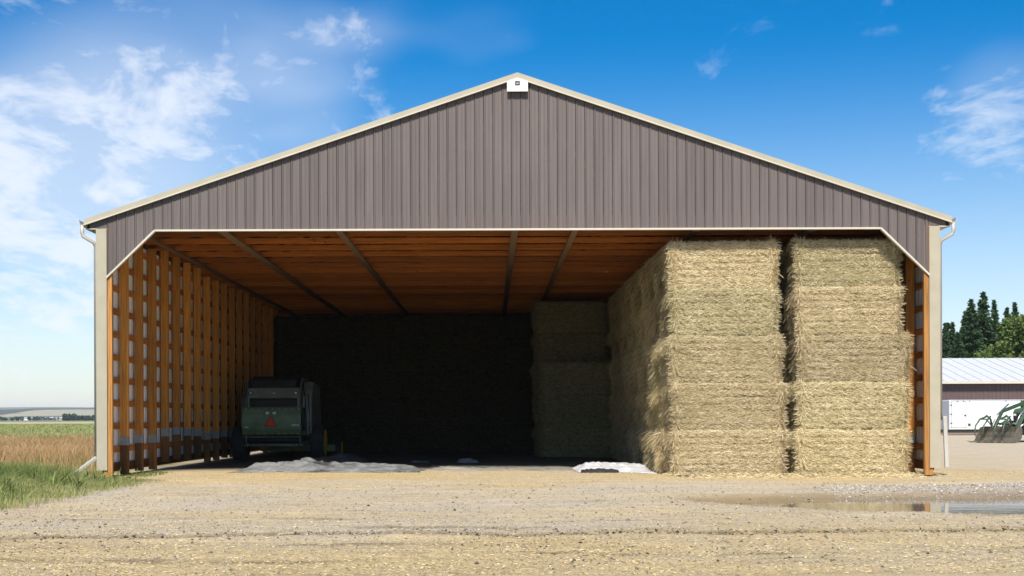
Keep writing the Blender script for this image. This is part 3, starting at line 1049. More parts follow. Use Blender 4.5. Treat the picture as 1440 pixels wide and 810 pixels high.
front_me = [bale_mesh('bale_front', 100 + 13 * k, 12500, 4500, 4500, 1500) for k in range(5)]
side_me = [bale_mesh('bale_side', 300 + 17 * k, 1500, 11000, 0, 600, 0.95, 1.5) for k in range(4)]
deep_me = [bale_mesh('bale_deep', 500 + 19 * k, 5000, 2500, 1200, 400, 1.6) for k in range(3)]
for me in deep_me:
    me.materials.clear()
    me.materials.append(M['deep_shade_straw'])

back_me = [deep_me[k].copy() for k in range(3)]
for me in back_me:
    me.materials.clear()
    me.materials.append(M['back_shade_straw'])

ORD = ['first', 'second', 'third', 'fourth', 'fifth', 'sixth', 'seventh', 'eighth', 'ninth', 'tenth', 'eleventh', 'twelfth']
LAY = ['bottom', 'second lowest', 'middle', 'second highest', 'top']


def bale(meshes, x, y, z, sx, label, group, k, jit=0.03):
    me = meshes[k % len(meshes)]
    o = bpy.data.objects.new('straw_bale', me)
    COL.objects.link(o)
    o.location = (x + random.uniform(-jit, jit), y + random.uniform(-jit, jit) * 1.8, z)
    o.rotation_euler = (0, 0, random.uniform(-0.008, 0.008))
    o.scale = (sx, 1, 1.016)
    o['label'] = label
    o['category'] = 'bale'
    o['group'] = group
    return o


BZ = -0.06
for lay in range(5):
    zc = BZ + BH * (lay + 0.5)
    wl = (0.95, 0.945, 0.94, 0.90, 0.90)[lay]
    xl = (4.63, 4.62, 4.59, 4.53, 4.52)[lay]
    for r in range(11):
        lab = ('%s layer straw bale at the doorway end of the long inner row' % LAY[lay]) if r == 0 else \
              ('%s layer straw bale, %s from the doorway in the long inner row' % (LAY[lay], ORD[r]))
        ms = front_me if r == 0 else side_me
        bale(ms, xl, 0.32 + BD / 2 + r * 1.2, zc, wl, lab, 'bales of the long row beside the open floor', lay * 3 + r * 2 if r else lay)
    wl = (0.93, 0.935, 0.93, 0.88, 0.88)[lay]
    xl = (7.37, 7.39, 7.37, 7.30, 7.29)[lay]
    for r in range(2):
        lab = ('%s layer straw bale of the doorway stack along the timber wall nearer the puddle' if r == 0 else
               '%s layer straw bale just behind the doorway stack nearer the puddle') % LAY[lay]
        bale(front_me, xl + r * 0.04, 0.30 + BD / 2 + r * 1.25, zc + 0.01 * lay, wl, lab, 'bales along the timber wall nearer the puddle', lay + 2 + r)
    # stack half way in: three high in front, full height behind
    for r in range(6):
        if r == 0 and lay > 2:
            continue
        lab = ('%s layer straw bale of the low three-bale stack deep in the barn' % ('bottom', 'middle', 'top')[lay]) if r == 0 else \
              ('%s layer shaded straw bale, %s row behind the low three-bale stack' % (LAY[lay], ORD[r - 1]))
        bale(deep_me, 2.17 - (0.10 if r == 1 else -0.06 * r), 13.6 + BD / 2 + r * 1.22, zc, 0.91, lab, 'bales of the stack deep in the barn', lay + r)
    for c in range(4):
        lab = '%s layer shaded bale of back wall stack, %s from the wall beside the baler' % (LAY[lay], ORD[c])
        bale(back_me, -7.62 + c * 2.5, 21.3 + BD / 2, zc + 0.03, 0.985, lab, 'bales stacked along the back wall', lay * 2 + c)

# ------------------------------------------------------------------ round baler
bl = empty('round_baler', (-7.12, 11.0, 0), 0.0, label='dark green round baler parked rear outward beside the timber side wall', category='baler')


def wheel(parent, x, y, r, w, rim_r, side, rim_mat=None):
    t = MB().lathe_x([(-w / 2, rim_r), (-w / 2, r * 0.93), (-w * 0.36, r), (w * 0.36, r), (w / 2, r * 0.93), (w / 2, rim_r)], x, y, r, 36)
    for k in range(22):       # tread lugs
        a = 2 * PI * k / 22
        for q in (-1, 1):
            p0 = Vector((x, y + (r + 0.004) * math.cos(a), r + (r + 0.004) * math.sin(a)))
            a2 = a + 0.13
            p1 = Vector((x + q * w * 0.42, y + (r + 0.002) * math.cos(a2), r + (r + 0.002) * math.sin(a2)))
            t.bar(p0, p1, 0.035, 0.02, (0, math.cos(a), math.sin(a)))
    ty = t.obj('tyre', M['rubber'], parent)
    rm = MB().lathe_x([(side * w * 0.5, rim_r * 1.02), (side * (w * 0.5 + 0.012), rim_r), (side * w * 0.30, rim_r * 0.86), (side * w * 0.30, rim_r * 0.35),
                       (side * w * 0.42, rim_r * 0.30), (side * w * 0.42, 0.001)], x, y, r, 28)
    rm.obj('rim', rim_mat or M['yellow'], ty)
    return ty


wheel(bl, -1.16, 0.55, 0.53, 0.42, 0.37, -1)
wheel(bl, 1.22, 0.55, 0.53, 0.42, 0.40, 1)
MB().box(-0.95, 1.0, 0.50, 0.60, 0.47, 0.59).obj('axle', M['black'], bl)
# side plates: outline of the bale chamber
chamber = [(0.05, 0.55), (-0.02, 0.9), (0.0, 1.4), (0.08, 1.9), (0.3, 2.35), (0.7, 2.53), (1.5, 2.5), (2.3, 2.2), (2.5, 1.4), (2.3, 0.7), (1.6, 0.45), (0.6, 0.42)]
for x in (-0.93, 0.70):
    MB().prism(chamber, 0, x, x + 0.05).obj('side_plate', M['baler_grey'], bl)
MB().prism([(a * 0.96 + 0.14, 0.1 + b * 0.93) for a, b in chamber], 0, -0.86, 0.68).obj('bale_chamber', M['black'], bl)
sh = MB().prism([(0.12, 0.75), (0.05, 1.3), (0.16, 1.95), (0.5, 2.4), (2.0, 2.3), (2.3, 1.2), (2.0, 0.75)], 0, 0.77, 1.08)
sh.obj('side_shield', M['baler_grey'], bl, 0.05)
sh = MB().prism([(0.3, 0.85), (0.25, 1.3), (0.36, 1.9), (0.7, 2.2), (2.0, 2.1), (2.2, 1.2), (2.0, 0.85)], 0, -1.12, -0.94)
sh.obj('side_shield', M['baler_grey'], bl, 0.05)
# tailgate: bowed lower panel and tilted upper panel
low = [(-0.03, 0.76), (-0.15, 0.80), (-0.235, 0.95), (-0.265, 1.15), (-0.25, 1.38), (-0.19, 1.55), (-0.09, 1.63), (-0.06, 1.60), (-0.15, 1.52), (-0.205, 1.36), (-0.22, 1.15), (-0.19, 0.97), (-0.12, 0.85)]
MB().prism(low, 0, -0.98, 0.80).obj('tailgate_panel', M['baler_green'], bl, 0.008)
MB().box(-0.95, 0.78, -0.17, -0.05, 0.70, 0.735).obj('lower_rail', M['baler_grey'], bl, 0.008)
up = [(-0.16, 1.88), (-0.19, 1.95), (-0.13, 2.19), (-0.05, 2.22), (-0.08, 2.1), (-0.12, 1.9)]
MB().prism(up, 0, -0.82, 0.74).obj('upper_panel', M['baler_grey'], bl, 0.008)
MB().prism([(0.05, 2.24), (0.12, 2.46), (0.4, 2.56), (1.3, 2.54), (1.3, 2.25)], 0, -0.74, 0.62).obj('top_cover', M['black'], bl, 0.02)
for x in (-0.80, 0.70):
    MB().bar((x, -0.09, 1.60), (x, -0.10, 1.90), 0.05, 0.04, (0, 1, 0)).obj('panel_bracket', M['baler_grey'], bl)
MB().tube([(-0.93, -0.10, 0.47), (0.86, -0.10, 0.47)], 0.045, 10).obj('rear_bar', M['baler_grey'], bl)
for x in (-0.72, 0.02, 0.66):
    MB().tube([(-0.85 + 0.0, 0.16 + 0.1 * x, 0.62), (0.7, 0.16 + 0.1 * x, 0.62)], 0.08, 10).obj('belt_roller', M['black'], bl)
for x in (-0.80, 0.68):
    h_ = MB().box(x - 0.06, x + 0.06, -0.165, -0.145, 0.43, 0.50).obj('tail_light', M['black'], bl)
    MB().box(x - 0.035, x + 0.0, -0.172, -0.166, 0.455, 0.49).obj('lens', M['reflector'], h_)
for x in (-0.72, 0.64):
    h_ = MB().box(x - 0.06, x + 0.06, -0.215, -0.19, 2.0, 2.09).obj('reflector_mount', M['black'], bl)
    MB().box(x - 0.03, x + 0.035, -0.222, -0.216, 2.02, 2.07).obj('lens', M['reflector'], h_)
# slow-moving-vehicle triangle and the two pale reflectors above it
tri = MB().prism([(-0.30, 1.035), (0.08, 1.035), (-0.11, 1.37)], 1, -0.30, -0.285).obj('warning_triangle', M['smv_rim'], bl)
MB().prism([(-0.25, 1.062), (0.03, 1.062), (-0.11, 1.32)], 1, -0.306, -0.301).obj('triangle_face', M['smv'], tri)
for x in (-0.26, -0.05):
    MB().box(x, x + 0.10, -0.262, -0.24, 1.40, 1.475).obj('rear_reflector', M['reflector'], bl)
MB().box(0.53, 0.56, -0.27, -0.255, 1.05, 1.10).obj('badge', M['reflector'], bl)
bd = MB()
for k in range(4):
    bd.prism([(0.57 + k * 0.045, 1.05), (0.60 + k * 0.045, 1.05), (0.605 + k * 0.045, 1.10), (0.58 + k * 0.045, 1.10)], 1, -0.272, -0.255)
bd.obj('badge', M['reflector'], bl)
MB().box(-0.9, -0.78, -0.272, -0.255, 1.0, 1.03).obj('decal', M['reflector'], bl)
# hydraulic hoses along the right shield, pickup gauge wheel, drawbar
for z, xx in ((0.80, -0.9), (1.56, -0.88)):      # bolt heads and seams along the tailgate
    for k in range(9):
        MB().box(xx + k * 0.2, xx + k * 0.2 + 0.025, -0.215 if z < 1 else -0.225, -0.15, z, z + 0.02).obj('bolt', M['chrome'], bl)
MB().tube([(-0.98, 0.0, 0.9), (-1.0, -0.04, 1.5)], 0.035, 8).obj('gate_cylinder', M['black'], bl)
MB().tube([(0.86, -0.06, 0.9), (0.88, -0.08, 1.6)], 0.035, 8).obj('gate_cylinder', M['black'], bl)
MB().tube([(0.86, -0.08, 1.6), (0.87, -0.07, 1.95)], 0.018, 8).obj('cylinder_rod', M['chrome'], bl)
MB().box(-0.06, 0.02, -0.2, -0.17, 2.03, 2.05).obj('decal', M['reflector'], bl)
MB().tube([(0.9, 0.06, 0.55), (0.92, 0.0, 1.2), (0.88, 0.05, 1.9), (0.8, 0.2, 2.4)], 0.018, 6).obj('hydraulic_hose', M['black'], bl)
MB().tube([(1.0, 0.12, 0.75), (1.02, 0.06, 1.3), (0.97, 0.12, 2.0)], 0.016, 6).obj('hydraulic_hose', M['black'], bl)
wheel(bl, 1.62, 2.6, 0.30, 0.16, 0.22, 1)
MB().box(-0.9, 1.5, 2.45, 2.75, 0.22, 0.42).obj('pickup', M['baler_green'], bl)
MB().bar((-0.1, 2.3, 0.55), (-0.1, 4.4, 0.45), 0.18, 0.16).obj('drawbar', M['baler_green'], bl)
MB().bar((-0.1, 4.2, 0.38), (-0.1, 4.2, 0.0), 0.07, 0.07, (0, 1, 0)).obj('jack_stand', M['black'], bl)

# ------------------------------------------------------------------ plastic sheets on the floor


def sheet(name, x0, x1, y0, y1, mat_top, mat_under, label, hump, seed, n=(70, 26), lift=0.02, edge=0.15, crumple=1.0, lip=0.008):
    """rumpled film: hump(x, y) gives the large folds, ridged noise the creases"""
    u = np.linspace(0, 1, n[0])
    v = np.linspace(0, 1, n[1])
    U, Vv = np.meshgrid(u, v)
    U, Vv = U.ravel(), Vv.ravel()
    x = x0 + (x1 - x0) * U
    y = y0 + (y1 - y0) * Vv
    y = y + edge * 1.6 * fbm2(x, y * 0.3, 1.1, 4, seed) * (1 - 0.3 * Vv)
    x = x + edge * fbm2(y * 2, x, 0.9, 3, seed + 1)
    x = x + 0.05 * vnoise(np.stack([x * 9, y * 9, x * 0], 1), seed + 5)
    y = y + 0.06 * vnoise(np.stack([x * 9, y * 9, x * 0 + 7], 1), seed + 6)
    rg = 1 - np.abs(fbm2(x * 0.55 + y * 0.3, y * 1.6, 1.5, 3, seed + 2)) * 2.4
    rg2 = 1 - np.abs(fbm2(x * 0.8 - y * 0.5, y * 1.3, 3.2, 2, seed + 3)) * 2.4
    hh = hump(U, Vv)
    z = lift + hh * (0.6 + 0.35 * rg) + crumple * (0.11 * np.clip(rg - 0.35, 0, 1) * (0.7 + hh * 5) + 0.06 * np.clip(rg2 - 0.35, 0, 1) * (0.7 + hh * 4))
    # front lip curls under
    rim = np.minimum(np.minimum(Vv * 4.5, (1 - Vv) * 4.5), np.minimum(U * 9, (1 - U) * 9))
    z = z * np.clip(rim + 0.25 * fbm2(x, y, 2.5, 2, seed + 9), 0, 1) + lip
    z = z + ground_h(x, y)
    ii = np.arange(U.size).reshape(n[1], n[0])
    f = np.stack([ii[:-1, :-1].ravel(), ii[:-1, 1:].ravel(), ii[1:, 1:].ravel(), ii[1:, :-1].ravel()], 1)
    me = np_mesh(name, np.stack([x, y, z], 1), f)
    me.materials.append(mat_top)
    me.materials.append(mat_under)
    o = put(name, me, None, None, label=label, category='plastic sheet')
    sd = o.modifiers.new('film', 'SOLIDIFY')
    sd.thickness = 0.006
    sd.offset = -1
    sd.material_offset = 1
    sd.material_offset_rim = 1
    return o


def bump2(U, V, cu, cv, wu, wv, h):
    return h * np.exp(-((U - cu) / wu) ** 2 - ((V - cv) / wv) ** 2)


sheet('plastic_sheet', -6.7, -2.3, 2.4, 4.9, M['film_grey'], M['film_black'],
      'rumpled grey plastic sheet heaped on the floor in front of the baler',
      lambda U, V: bump2(U, V, 0.36, 0.5, 0.13, 0.4, 0.11) + bump2(U, V, 0.55, 0.6, 0.3, 0.5, 0.07) + bump2(U, V, 0.12, 0.5, 0.12, 0.35, 0.06), 41, edge=0.45)
sheet('plastic_sheet', -6.1, -3.9, 5.4, 8.4, M['film_dark'], M['film_black'],
      'dusty dark plastic heap behind the grey sheet, beside the baler wheel',
      lambda U, V: bump2(U, V, 0.7, 0.6, 0.25, 0.4, 0.16) + bump2(U, V, 0.3, 0.5, 0.25, 0.4, 0.08), 43, edge=0.4)
sheet('plastic_sheet', -2.1, 1.35, 3.1, 6.2, M['film_flat'], M['film_flat'],
      'thin grey plastic film lying flat in the middle of the barn floor',
      lambda U, V: 0.012 + bump2(U, V, 0.1, 0.3, 0.2, 0.3, 0.03), 47, edge=0.9, crumple=0.3, lift=0.0, lip=0.007)
sheet('plastic_sheet', 1.45, 3.25, 1.75, 4.6, M['film_white'], M['film_black'],
      'bright white plastic sheet with black underside beside the long bale row',
      lambda U, V: 0.02 + bump2(U, V, 0.25, 0.3, 0.3, 0.35, 0.07) + bump2(U, V, 0.7, 0.5, 0.3, 0.4, 0.04), 53, edge=0.3)
fb = MB()
for (xa, xb, ya, yb, zt) in ((1.48, 2.35, 1.62, 1.80, 0.12), ):
    pts = []
    nseg = 18
    for k in range(nseg + 1):
        u = k / nseg
        xx = xa + (xb - xa) * u
        pts.append((xx, ya + 0.03 * math.sin(9 * u) + 0.03 * random.random(), zt * (0.45 + 0.4 * math.sin(PI * u)) * random.uniform(0.6, 1.0)))
    vs = [(p[0], p[1] - 0.04, 0.005) for p in pts] + [(p[0], p[1] + 0.02, p[2]) for p in pts] + [(p[0], p[1] + 0.22, p[2] + 0.02) for p in pts]
    m_ = nseg + 1
    fs = [(i, i + 1, m_ + i + 1, m_ + i) for i in range(nseg)] + [(m_ + i, m_ + i + 1, 2 * m_ + i + 1, 2 * m_ + i) for i in range(nseg)]
    fb.add(vs, fs, True)
fb.obj('plastic_fold', M['film_black'], None, label='black folded lip of plastic along the front of the white sheet', category='plastic sheet')
sheet('plastic_sheet', 3.35, 4.15, 0.0, 0.35, M['film_black'], M['film_black'],
      'small black plastic scrap at the foot of the front straw stack',
      lambda U, V: bump2(U, V, 0.5, 0.6, 0.4, 0.4, 0.03), 59, (40, 16), edge=0.08, lift=0.005, crumple=0.5)
for k, (x, y) in enumerate(((-2.95, 8.6), (-1.55, 8.3))):
    sheet('plastic_scrap', x, x + 0.6, y, y + 0.3, M['film_grey'], M['film_grey'],
          ('pale plastic scrap on the dark floor, the nearer of two to the baler', 'pale plastic scrap on the dark floor, the farther of two from the baler')[k],
          lambda U, V: bump2(U, V, 0.5, 0.5, 0.4, 0.4, 0.05), 61 + k, (24, 12), edge=0.06)

# ------------------------------------------------------------------ shed, trailer, tractor on the right
shed = empty('shed', (41.0, 65.0, 0), 0, label='long low plum-brown metal shed with pale grey roof beyond the yard', category='shed')
SL = 15.0


def ribbed_wall(x0, x1, y, z0, z1, step, m, name, parent, piece):
    x = x0
    while x < x1 - 0.01:
        xe = min(x + piece, x1)
        mb = MB().box(x + 0.003, xe - 0.003, y, y + 0.04, z0, z1)
        k = x + 0.06
        while k < xe:
            mb.box(k, min(k + 0.05, xe - 0.004), y - 0.025, y - 0.001, z0, z1)
            k += step
        mb.obj(name, m, parent)
        x += piece


ribbed_wall(-SL, SL, 0, 0.0, 3.72, 0.3, M['shed_wall'], 'wall_panel', shed, 0.9)
MB().box(-SL, -SL + 0.05, 0.05, 18, 0, 3.72).obj('side_wall', M['shed_wall'], shed)
MB().box(SL - 0.05, SL, 0.05, 18, 0, 3.72).obj('side_wall', M['shed_wall'], shed)
rf = MB().prism([(-0.45, 3.78), (9.0, 5.86), (18.45, 3.78), (18.45, 3.70), (9.0, 5.76), (-0.45, 3.70)], 0, -SL - 0.4, SL + 0.4)
rfo = rf.obj('roof', M['shed_roof'], shed)
for k in range(34):
    x = -SL - 0.3 + k * 0.91
    MB().bar((x, -0.45, 3.80), (x, 9.0, 5.88), 0.05, 0.04).obj('roof_rib', M['shed_roof'], rfo)
MB().box(-SL - 0.4, SL + 0.4, -0.53, -0.455, 3.60, 3.79).obj('eave_trim', M['white_trim'], shed)
MB().prism([(0.05, 3.72), (17.9, 3.72), (9.0, 5.7)], 0, -SL + 0.06, -SL + 0.1).obj('gable', M['shed_wall'], shed)

tl = empty('cargo_trailer', (33.2, 57.0, 0), 0, label='white enclosed cargo trailer parked in front of the brown shed', category='trailer')
MB().box(-3.5, 3.5, 0, 2.4, 0.36, 2.34).obj('body', M['trailer'], tl, 0.05)
for k in range(7):
    MB().box(-3.5 + k * 1.0 + 0.0, -3.5 + k * 1.0 + 0.012, -0.006, -0.001, 0.42, 2.28).obj('panel_seam', M['sign_grey'], tl)
MB().box(-3.44, 3.44, -0.012, -0.002, 2.27, 2.31).obj('top_rail', M['chrome'], tl)
MB().box(-3.45, 3.45, -0.012, -0.002, 0.38, 0.43).obj('bottom_rail', M['chrome'], tl)
dr = MB()
for (a, b, c, d) in ((-3.40, -3.33, 0.5, 2.22), (-2.43, -2.36, 0.5, 2.22), (-3.38, -2.38, 2.18, 2.22), (-3.38, -2.38, 0.5, 0.54)):
    dr.box(a, b, -0.02, -0.004, c, d)
dro = dr.obj('side_door', M['sign_grey'], tl)
MB().box(-3.335, -2.425, -0.012, -0.003, 0.545, 2.175).obj('door_leaf', M['trailer'], dro)
for z in (0.8, 1.4, 2.0):
    MB().box(-3.44, -3.30, -0.03, -0.021, z - 0.03, z + 0.03).obj('hinge', M['dark_metal'], dro)
MB().box(-2.52, -2.40, -0.05, -0.021, 1.28, 1.36).obj('handle', M['dark_metal'], dro)
MB().box(-2.26, -2.1, -0.03, -0.004, 0.62, 0.78).obj('vent', M['dark_metal'], tl)
for x in (-3.0, -2.6, -2.2, 0.2, 2.8):
    MB().box(x, x + 0.08, -0.03, -0.004, 2.24, 2.29).obj('marker_light', M['dark_metal'], tl)
MB().box(-3.45, 3.45, 0.1, 2.3, 0.22, 0.355).obj('chassis', M['black'], tl)
MB().bar((-3.4, 1.2, 0.3), (-4.7, 1.2, 0.3), 0.12, 0.1).obj('tongue', M['black'], tl)
for x in (0.6, 1.5):
    wheel(tl, x, 0.16, 0.33, 0.2, 0.2, -1, M['chrome'])
for o in list(tl.children):
    pass

# tractor with front loader; forward = local -y
tk = empty('loader_tractor', (23.45, 33.0, 0), -math.radians(56), label='green tractor with worn front loader bucket and grapple on the yard', category='tractor')
bk = MB()
prof = [(-0.42, 0.06), (0.10, 0.05), (0.34, 0.22), (0.40, 0.52), (0.34, 0.78), (0.28, 0.78), (0.33, 0.52), (0.28, 0.26), (0.08, 0.11), (-0.42, 0.085)]
bk.prism(prof, 0, -0.98, 0.98)
for s in (-1, 1):
    bk.prism([(-0.42, 0.05), (0.10, 0.045), (0.345, 0.215), (0.41, 0.52), (0.35, 0.785), (0.05, 0.72)], 0, s * 0.981, s * 1.02)
bko = bk.obj('bucket', M['bucket'], tk)
for k in range(6):
    x = -0.9 + k * 0.36
    MB().tube([(x, 0.05, 0.10), (x, -0.42, 0.07), (x, -0.80, 0.05), (x, -1.10, 0.10)], [0.03, 0.03, 0.028, 0.012], 6).obj('tine', M['bucket'], bko)
for k, x in enumerate((-0.55, 0.5)):
    gr = MB().tube([(x, 0.32, 0.80), (x, 0.22, 1.12), (x, -0.10, 1.30)], 0.05, 8).obj('grapple_arm', M['green_paint'], tk)
    for q in (-0.22, 0.22):
        MB().tube([(x + q * 0.5, 0.05, 1.25), (x + q, -0.30, 1.12), (x + q, -0.62, 0.82), (x + q, -0.72, 0.48), (x + q, -0.60, 0.28)], [0.045, 0.045, 0.04, 0.03, 0.014], 7).obj('grapple_tine', M['green_paint'], gr)
    MB().tube([(x - 0.22, -0.30, 1.12), (x + 0.22, -0.30, 1.12)], 0.03, 6).obj('grapple_cross_bar', M['green_paint'], gr)
    MB().tube([(x, 0.36, 0.75), (x, 0.12, 0.95), (x, -0.2, 1.15)], 0.035, 7).obj('grapple_cylinder', M['chrome'], gr)
for s in (-1, 1):
    x = s * 0.62
    ar = MB()
    ar.bar((x, 0.42, 0.50), (x, 1.30, 1.55), 0.09, 0.14)
    ar.bar((x, 1.25, 1.50), (x, 3.15, 1.95), 0.09, 0.16)
    aro = ar.obj('loader_arm', M['green_paint'], tk)
    MB().tube([(x, 1.5, 1.05), (x, 0.8, 0.75)], 0.04, 8).obj('lift_cylinder', M['chrome'], aro)
    MB().tube([(x, 1.75, 1.85), (x, 0.85, 1.35), (x, 0.45, 0.85)], [0.04, 0.035, 0.025], 8).obj('tilt_cylinder', M['chrome'], aro)
    MB().box(s * 0.52, s * 0.74, 2.9, 3.2, 0.7, 2.05).obj('loader_post', M['green_paint'], tk) if s > 0 else MB().box(-0.74, -0.52, 2.9, 3.2, 0.7, 2.05).obj('loader_post', M['green_paint'], tk)
MB().tube([(-0.62, 0.75, 0.9), (0.62, 0.75, 0.9)], 0.06, 8).obj('cross_tube', M['green_paint'], tk)
hood = MB().prism([(1.75, 0.85), (1.70, 1.45), (1.85, 1.62), (3.4, 1.78), (3.4, 0.85)], 0, -0.38, 0.38)
hood.obj('hood', M['green_paint'], tk, 0.06)
MB().box(-0.3, 0.3, 1.665, 1.69, 0.95, 1.42).obj('grille', M['black'], tk)
for x in (-0.22, 0.22):
    MB().box(x - 0.07, x + 0.07, 1.645, 1.664, 1.28, 1.38).obj('headlight', M['reflector'], tk)
cabm = MB().prism([(3.45, 1.0), (3.6, 2.55), (4.85, 2.6), (5.0, 1.5), (4.7, 1.0)], 0, -0.72, 0.72).obj('cab', M['glass'], tk, 0.04)
MB().box(-0.8, 0.8, 3.45, 5.0, 2.605, 2.75).obj('cab_roof', M['green_paint'], cabm, 0.04)
for x in (-0.73, 0.73):
    MB().bar((x, 3.44, 1.0), (x, 3.60, 2.6), 0.06, 0.06).obj('cab_pillar', M['green_paint'], cabm)
    MB().bar((x, 4.98, 1.5), (x, 4.86, 2.6), 0.06, 0.06).obj('cab_pillar', M['green_paint'], cabm)
MB().box(-0.3, 0.3, 1.8, 5.0, 0.5, 0.95).obj('chassis', M['black'], tk)
for s in (-1, 1):
    wheel(tk, s * 0.85, 2.2, 0.52, 0.34, 0.32, s)
    wheel(tk, s * 0.95, 4.5, 0.80, 0.46, 0.48, s)
    MB().prism([(3.75, 1.2), (3.8, 1.6), (4.2, 1.78), (4.9, 1.75), (5.25, 1.4), (5.2, 1.35), (4.85, 1.68), (4.2, 1.71), (3.86, 1.55), (3.81, 1.2)], 0, s * 0.73, s * 1.2).obj('fender', M['green_paint'], tk)

# ------------------------------------------------------------------ trees beyond the shed


def leaf_quads(C, D, size, rng, flat=0.4):
    """small leaf-clump quads: centres C, outward directions D"""
    n = len(C)
    a = D + rng.normal(0, 0.5, (n, 3))
    a /= np.linalg.norm(a, axis=1, keepdims=True)
    r = rng.normal(0, 1, (n, 3))
    b = np.cross(a, r)
    b /= np.maximum(np.linalg.norm(b, axis=1, keepdims=True), 1e-5)
    s = size * rng.uniform(0.6, 1.3, n)
    a = a * s[:, None]
    b = b * (s * flat)[:, None]
    q = np.empty((n, 4, 3))
    q[:, 0], q[:, 1], q[:, 2], q[:, 3] = C - a * 0.6, C + b, C + a, C - b
    return q.reshape(-1, 3), np.arange(n * 4).reshape(n, 4)


def spruce_meshes(h, seed):
    rng = np.random.default_rng(seed)
    tr = MB().tube([(0, 0, 0), (0.05, 0.02, h * 0.4), (0, 0, h * 0.97)], [0.22, 0.14, 0.02], 8)
    C, D, T = [], [], []
    z = 0.7
    while z < h - 0.1:
        f = 1 - z / h
        R = (0.245 * h) * (f ** 1.05) * rng.uniform(0.7, 1.15) + 0.05
        nb = max(4, int(14 * f + 5))
        for k in range(nb):
            a = rng.uniform(0, 2 * PI)
            Lb = R * rng.uniform(0.65, 1.12)
            if rng.random() < 0.06:
                continue
            droop = rng.uniform(0.05, 0.35)
            m = int(16 + 30 * Lb)
            t = rng.uniform(0.12, 1, m) ** 0.8
            px = np.stack([np.cos(a) * Lb * t, np.sin(a) * Lb * t, z - droop * Lb * t + 0.25 * Lb * t ** 2 + rng.normal(0, 0.05, m)], 1)
            sp = 0.26 * Lb * (1 - 0.6 * t) + 0.03
            px += rng.normal(0, 1, (m, 3)) * np.stack([sp * 0.5, sp * 0.5, sp * 0.22], 1)
            dd = np.tile([np.cos(a), np.sin(a), -0.25], (m, 1))
            C.append(px)
            D.append(dd)
            tn = np.clip(0.30 + 0.35 * t + rng.normal(0, 0.16, m) + rng.normal(0, 0.1), 0, 1)
            T.append(np.repeat(tn, 4))
        z += rng.uniform(0.22, 0.36) * (0.6 + 0.7 * f)
    q, f = leaf_quads(np.concatenate(C), np.concatenate(D), 0.19, rng, 0.30)
    me = np_mesh('spruce_crown', q, f, {'tone': np.concatenate(T)})
    me.materials.append(M['spruce'])
    tm = tr.mesh('spruce_trunk')
    tm.materials.append(M['bark'])
    return tm, me


def broad_meshes(h, seed, spread):
    rng = np.random.default_rng(seed)
    tr = MB().tube([(0, 0, 0), (0.1, 0, h * 0.3), (0.0, 0.1, h * 0.62), (0, 0, h * 0.85)], [0.24, 0.18, 0.1, 0.03], 8)
    C, D, T = [], [], []
    for k in range(34):
        a = rng.uniform(0, 2 * PI)
        zz = rng.uniform(0.22, 1.0)
        rad = spread * math.sin(PI * min(1, 0.18 + zz * 0.75)) ** 0.7 * rng.uniform(0.3, 1.0)
        c = np.array([math.cos(a) * rad, math.sin(a) * rad, h * zz * 0.95])
        tr.tube([(0, 0, max(0.5, c[2] - rad * 0.7 - 0.4)), tuple(c * np.array([0.55, 0.55, 1]) - np.array([0, 0, 0.25])), tuple(c)], [0.06, 0.035, 0.012], 5)
        m = rng.integers(160, 300)
        rr = rng.uniform(0.45, 0.95)
        v = rng.normal(0, 1, (m, 3))
        v /= np.linalg.norm(v, axis=1, keepdims=True)
        p = c + v * (rr * rng.uniform(0.25, 1.0, m) ** 0.5)[:, None] * np.array([1.15, 1.15, 0.75])
        C.append(p)
        D.append(v + np.array([0, 0, -0.2]))
        tb = rng.normal(0.48, 0.14)
        T.append(np.repeat(np.clip(tb + 0.15 * v[:, 2] + rng.normal(0, 0.13, m), 0, 1), 4))
    q, f = leaf_quads(np.concatenate(C), np.concatenate(D), 0.16, rng, 0.6)
    me = np_mesh('broadleaf_crown', q, f, {'tone': np.concatenate(T)})
    me.materials.append(M['leaf'])
    tm = tr.mesh('broadleaf_trunk')
    tm.materials.append(M['bark'])
    return tm, me


def tree(name, meshes, x, y, rz, sc, label, group):
    t = empty(name, (x, y, 0), rz, label=label, category='tree', group=group)
    t.scale = sc
    put('trunk', meshes[0], None, t)
    put('crown', meshes[1], None, t)


def tx(px, y):
    return (px - 690) * (y + 28.0) / 1809.0 + CAM[0]


